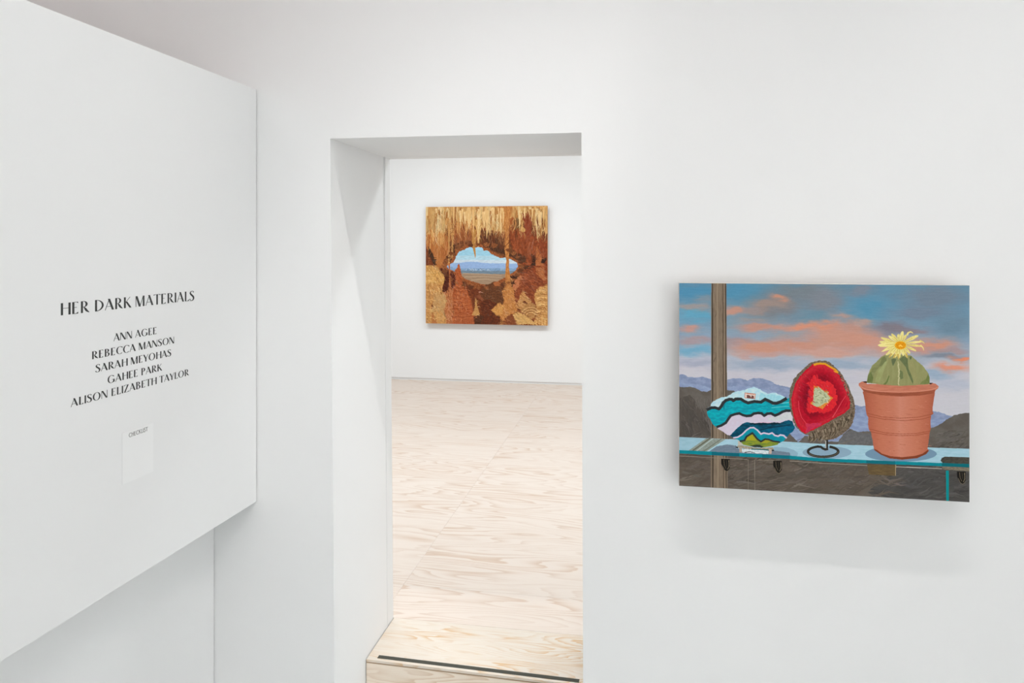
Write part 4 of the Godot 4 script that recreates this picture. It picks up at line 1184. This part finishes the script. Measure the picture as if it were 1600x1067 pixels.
	part("board", chamfer_mesh(Vector3(lc.x - pe.x + 0.001, 0, 0.004), Vector3(0, 1.519, 1.524), 0.0015), M.wall, panel)
	# pixel -> distance along the panel (from the doorway wall) and height
	var pn := Vector3(cos(turn), 0, sin(turn))
	var pdir := Vector3(-sin(turn), 0, cos(turn))
	var on_panel := func(x: float, y: float) -> Vector2:
		var d := ray(x, y)
		var q := EYE + d * ((Vector3(pe.x, 0, 0) - EYE).dot(pn) / d.dot(pn))
		return Vector2((q - Vector3(pe.x, 0, 0)).dot(pdir), q.y - 0.898)
	var lines := [["title_lettering", "HER DARK MATERIALS", 95.0, 491.0, 303.3, 470.5, 0.0302],
		["name_lettering", "ANN AGEE", 177.5, 532.5, 244.0, 522.5, 0.0205],
		["name_lettering", "REBECCA MANSON", 144.0, 560.5, 272.0, 537.0, 0.0205],
		["name_lettering", "SARAH MEYOHAS", 148.8, 581.0, 267.2, 557.0, 0.0205],
		["name_lettering", "GAHEE PARK", 168.2, 598.5, 253.2, 579.5, 0.0205],
		["name_lettering", "ALISON ELIZABETH TAYLOR", 110.5, 634.0, 295.0, 588.0, 0.0205]]
	for q in lines:
		var p0: Vector2 = on_panel.call(q[2], q[3])
		var p1: Vector2 = on_panel.call(q[4], q[5])
		var o := part(q[0], letters(q[1], p0.x - p1.x, q[6], 0.135, 0.036, 0.03), M.black, panel)
		o.position = Vector3(0.0, 0.5 * (p0.y + p1.y), p0.x)
		o.rotation.y = PI / 2
	# checklist card (its square code is left out)
	var k0: Vector2 = on_panel.call(190.5, 677.0)
	var k1: Vector2 = on_panel.call(239.0, 664.0)
	var k2: Vector2 = on_panel.call(192.0, 757.0)
	var card := thing("checklist_card", "small white card headed CHECKLIST, stuck on the white text panel", "card", panel.transform * Vector3(0.0005, k2.y, k1.x))
	card.rotation.y = -turn
	part("sheet", box_mesh(Vector3(0, 0, 0), Vector3(0.0008, k0.y - k2.y, k0.x - k1.x)), M.card, card)
	var t0: Vector2 = on_panel.call(200.8, 683.5)
	var t1: Vector2 = on_panel.call(230.2, 673.0)
	var ct := part("heading", letters("CHECKLIST", t0.x - t1.x, 0.0118, 0.10, 0.09, 0.06), M.grey_ink, card)
	ct.position = Vector3(0.0008, 0.5 * (t0.y + t1.y) - k2.y, t0.x - k1.x)
	ct.rotation.y = PI / 2

	# ---- picture on the doorway wall
	var depth := 0.069
	var c0 := on_z(1060.5, 442.2, depth)
	var c1 := on_z(1515.0, 445.4, depth)
	var c2 := on_z(1061.5, 758.9, depth)
	var c3 := on_z(1515.2, 785.2, depth)
	var X0 := 0.5 * (c0.x + c2.x)
	var X1 := 0.5 * (c1.x + c3.x)
	var Y1 := 0.5 * (c0.y + c1.y)
	var Y0 := 0.5 * (c2.y + c3.y)
	var shelf_place := func(x: float, y: float) -> Vector2:
		var q := on_z(x, y, depth)
		return Vector2((q.x - X0) / (X1 - X0), (Y1 - q.y) / (Y1 - Y0))
	picture("shelf_painting", "wide unframed picture of a cactus pot, red agate and blue stone on a glass shelf", shelf_picture(shelf_place), Vector3(X0, Y0, 0), X1 - X0, Y1 - Y0, depth, rgb8(206, 200, 192))
	# ---- picture on the far wall
	var fd := 0.075
	var e0 := on_z(664.5, 323.5, FAR_Z + fd)
	var e1 := on_z(854.5, 321.2, FAR_Z + fd)
	var e2 := on_z(666.0, 505.2, FAR_Z + fd)
	var e3 := on_z(856.2, 508.7, FAR_Z + fd)
	var U0 := 0.5 * (e0.x + e2.x)
	var U1 := 0.5 * (e1.x + e3.x)
	var V1 := 0.5 * (e0.y + e1.y)
	var V0 := 0.5 * (e2.y + e3.y)
	var cave_place := func(x: float, y: float) -> Vector2:
		var q := on_z(x, y, FAR_Z + fd)
		return Vector2((q.x - U0) / (U1 - U0), (V1 - q.y) / (V1 - V0))
	picture("cave_painting", "square unframed picture of a stalactite cave opening onto a plain, on the far wall", cave_picture(cave_place), Vector3(U0, V0, FAR_Z), U1 - U0, V1 - V0, fd, rgb8(190, 140, 90))

	# ---- lamps of the front room: track heads washing the doorway wall
	var nth := ["first", "second", "third", "fourth", "fifth", "sixth"]
	struct("trim_track", box_mesh(Vector3(-1.6, 4.62, 0.98), Vector3(4.5, FRONT_CEILING, 1.02)), M.white_metal)
	for k in 6:
		var x := 1.3 - 0.45 * k
		track_head(Vector3(x, 4.50, 1.0), Vector3(x, 0.0, 0.1), 2.2 * wash, 25.0, 1.0, neutral, "%s white track spotlight from the right-hand wall, over the doorway wall" % nth[k], "track heads over the doorway wall")
	for k in 2:      # two more on the same track, turned towards the doorway
		var spot := Vector3(1.075 - 0.45 * k, 4.50, 1.0)
		var head := track_head(spot, Vector3(-0.95, 1.15, -0.40), 2.5 * wash, 13.5, 0.8, neutral, "%s track spotlight from the right-hand wall turned sideways to the doorway" % nth[k], "track heads turned to the doorway", 0.012)
		# two added barn doors keep the beam off the wall around the opening
		var to_lintel := (Vector3(spot.x, RT.y + 0.16, 0) - spot).normalized()
		var away := Vector3(0, -to_lintel.z, to_lintel.y).normalized()
		added_barn_door(head, to_lintel * 0.15, away * 0.16, Vector3(-0.32, 0, 0), Vector3(0.08, 0, 0), to_lintel)
		var to_edge := Vector3(RT.x + 0.08 - spot.x, 0, -spot.z).normalized()
		added_barn_door(head, to_edge * 0.10, Vector3(-to_edge.z, 0, to_edge.x) * 0.14, Vector3(0, -0.42, 0), Vector3(0, -0.02, 0), to_edge)
	# track and heads added to bounce light off the right-hand wall
	struct("trim_track", box_mesh(Vector3(3.38, 4.62, 2.30), Vector3(3.42, FRONT_CEILING, 7.6)), M.white_metal)
	for k in 4:
		var z := 3.5 + 1.25 * k
		track_head(Vector3(3.4, 4.50, z), Vector3(x_right, 1.5, z), added_side_wash, 48.0, 0.8, neutral, "%s added white track spotlight from the doorway wall, facing the right-hand wall" % nth[k], "added track heads facing the right-hand wall")
	# one head and its track, added to brighten the text panel
	struct("trim_track", box_mesh(Vector3(0.5, 4.62, 2.18), Vector3(1.5, FRONT_CEILING, 2.22)), M.white_metal)
	track_head(Vector3(1.0, 4.50, 2.2), Vector3(-1.43, 1.4, 1.05), added_panel_head, 24.0, 1.0, neutral, "added white track spotlight aimed at the text panel", "added track head for the text panel")
	# ceiling panels added as fill light for the stair side and front room
	ceiling_panel(-2.9, FRONT_CEILING, 3.4, 1.2, 0.6, 3.6 * added_panel_light, neutral, "added flat lamp panel above the stair side of the low left wall", "added front room lamp panels")
	for k in 4:
		ceiling_panel([0.4, 1.6, 1.6, 1.6][k], FRONT_CEILING, [2.4, 3.4, 4.8, 6.2][k], 1.2, 0.6, added_panel_light, neutral, "%s added flat lamp panel from the doorway wall on the front room ceiling" % nth[k], "added front room lamp panels")
	# long lamps high on the wall behind the viewer
	for k in 3:
		wall_lamp(Vector3(1.8 - 1.8 * k, 3.9, 9.0), far_light, neutral, "%s long tube lamp from the right-hand wall, high behind the viewer" % nth[k])
	# ---- lamps of the plywood room
	for k in 4:
		ceiling_panel([-3.6, -1.8, 0.0, 1.8][k], FAR_CEILING, -2.7, 1.2, 0.6, gallery_panel, cool, "%s flat lamp panel from the left wall on the plywood room ceiling" % nth[k], "plywood room lamp panels")
	struct("trim_track", box_mesh(Vector3(-4.6, FAR_CEILING - 0.08, -3.42), Vector3(2.4, FAR_CEILING, -3.38)), M.white_metal)
	for q in [[-3.1, -2.05, "left of the cave painting, aimed at it"], [-1.7, -1.75, "in front of the cave painting's right edge"], [0.0, -0.4, "right of the cave painting, aimed at bare wall"]]:
		track_head(Vector3(q[0], FAR_CEILING - 0.20, -3.4), Vector3(q[1], 1.05, FAR_Z), gallery_spot * (1.0 if q[0] < -3.0 else 0.6), 30.0, 0.8, cool, "white track spotlight " + q[2], "track heads before the far wall")

func picture(called: String, label: String, img: Image, at: Vector3, w: float, h: float, d: float, side_color: Color) -> void:
	var p := thing(called, label, "painting", at)
	var inset := 0.05
	part("panel", chamfer_mesh(Vector3(0, 0, d - 0.035), Vector3(w, h, d - 0.0008), 0.0008), flat(side_color, 0.7), p)
	var st := mb()         # frame that holds the panel off the wall
	box(st, Vector3(inset, inset, 0), Vector3(w - inset, inset + 0.05, d - 0.035))
	box(st, Vector3(inset, h - inset - 0.05, 0), Vector3(w - inset, h - inset, d - 0.035))
	box(st, Vector3(inset, inset + 0.05, 0), Vector3(inset + 0.05, h - inset - 0.05, d - 0.035))
	box(st, Vector3(w - inset - 0.05, inset + 0.05, 0), Vector3(w - inset, h - inset - 0.05, d - 0.035))
	part("back_frame", done(st), flat(rgb8(200, 186, 166), 0.8), p)
	var s := SurfaceTool.new()
	s.begin(Mesh.PRIMITIVE_TRIANGLES)
	var c := [Vector3(0.0006, 0.0006, d), Vector3(w - 0.0006, 0.0006, d), Vector3(w - 0.0006, h - 0.0006, d), Vector3(0.0006, h - 0.0006, d)]
	var uv := [Vector2(0, 1), Vector2(1, 1), Vector2(1, 0), Vector2(0, 0)]
	for i in [0, 2, 1, 0, 3, 2]:
		s.set_normal(Vector3(0, 0, 1))
		s.set_uv(uv[i])
		s.add_vertex(c[i])
	part("picture_surface", s.commit(), textured(img, 0.85), p)

func track_head(at: Vector3, aim: Vector3, energy: float, angle: float, soft: float, color: Color, label: String, group: String, size := 0.04) -> Node3D:
	var t := thing("track_spotlight", label, "spotlight", at, group)
	var turn := Basis.looking_at(aim - at, Vector3.UP)
	var can := part("housing", tube_mesh(0.045, 0.045, 0.16), M.white_metal, t)
	can.transform = Transform3D(turn * Basis(Vector3.RIGHT, PI / 2), turn * Vector3(0, 0, 0.08))
	var lens := part("lens", tube_mesh(0.040, 0.040, 0.004), M.lens, t)
	lens.transform = Transform3D(turn * Basis(Vector3.RIGHT, PI / 2), turn * Vector3(0, 0, -0.003))
	var rail_y := 0.12
	part("bracket", box_mesh(Vector3(-0.012, 0.02, -0.012), Vector3(0.012, rail_y, 0.012)), M.white_metal, t)
	var l := SpotLight3D.new()
	l.name = "beam"
	t.add_child(l)
	l.transform = Transform3D(turn, turn * Vector3(0, 0, -0.012))
	l.light_color = color
	l.light_energy = energy
	l.light_size = size
	l.spot_range = 20.0
	l.spot_attenuation = 2.0
	l.spot_angle = angle
	l.spot_angle_attenuation = soft
	l.shadow_enabled = true
	return t

func added_barn_door(head: Node3D, edge: Vector3, width: Vector3, low: Vector3, high: Vector3, through: Vector3) -> void:
	var st := mb()
	var f := [edge + low, edge + high, edge + high + width, edge + low + width]
	var b := []
	for q in f:
		b.append(q + through * 0.002)
	var c: Vector3 = (f[0] + f[2]) * 0.5
	face(st, f, -through)
	face(st, b, through)
	for i in 4:
		var j := (i + 1) % 4
		face(st, [f[i], f[j], b[j], b[i]], ((f[i] + f[j]) * 0.5 - c).normalized())
	part("added_barn_door", done(st), M.metal, head)  # unseen plate added to block part of the beam

func area(parent: Node3D, w: float, h: float, where: Transform3D, energy: float, color: Color) -> void:
	var l := AreaLight3D.new()
	l.name = "beam"
	parent.add_child(l)
	l.transform = where
	l.area_size = Vector2(w, h)
	l.light_color = color
	l.light_energy = energy
	l.area_range = 20.0
	l.area_attenuation = 2.0
	l.shadow_enabled = true

func ceiling_panel(x: float, y: float, z: float, w: float, d: float, energy: float, color: Color, label: String, group: String) -> void:
	var t := thing("lamp_panel", label, "lamp panel", Vector3(x, y, z), group)
	part("frame", chamfer_mesh(Vector3(-w / 2 - 0.03, -0.05, -d / 2 - 0.03), Vector3(w / 2 + 0.03, 0, d / 2 + 0.03), 0.004), M.white_metal, t)
	part("diffuser", box_mesh(Vector3(-w / 2, -0.054, -d / 2), Vector3(w / 2, -0.050, d / 2)), M.diffuser, t)
	area(t, w, d, Transform3D(Basis(Vector3.RIGHT, -PI / 2), Vector3(0, -0.058, 0)), energy, color)

func wall_lamp(at: Vector3, energy: float, color: Color, label: String) -> void:
	var t := thing("wall_lamp", label, "lamp", at, "tube lamps on the front wall")
	part("housing", chamfer_mesh(Vector3(-0.80, -0.05, -0.06), Vector3(0.80, 0.05, 0.0), 0.004), M.white_metal, t)
	part("diffuser", box_mesh(Vector3(-0.75, -0.04, -0.064), Vector3(0.75, 0.04, -0.06)), M.diffuser, t)
	area(t, 1.5, 0.08, Transform3D(Basis(), Vector3(0, 0, -0.068)), energy, color)
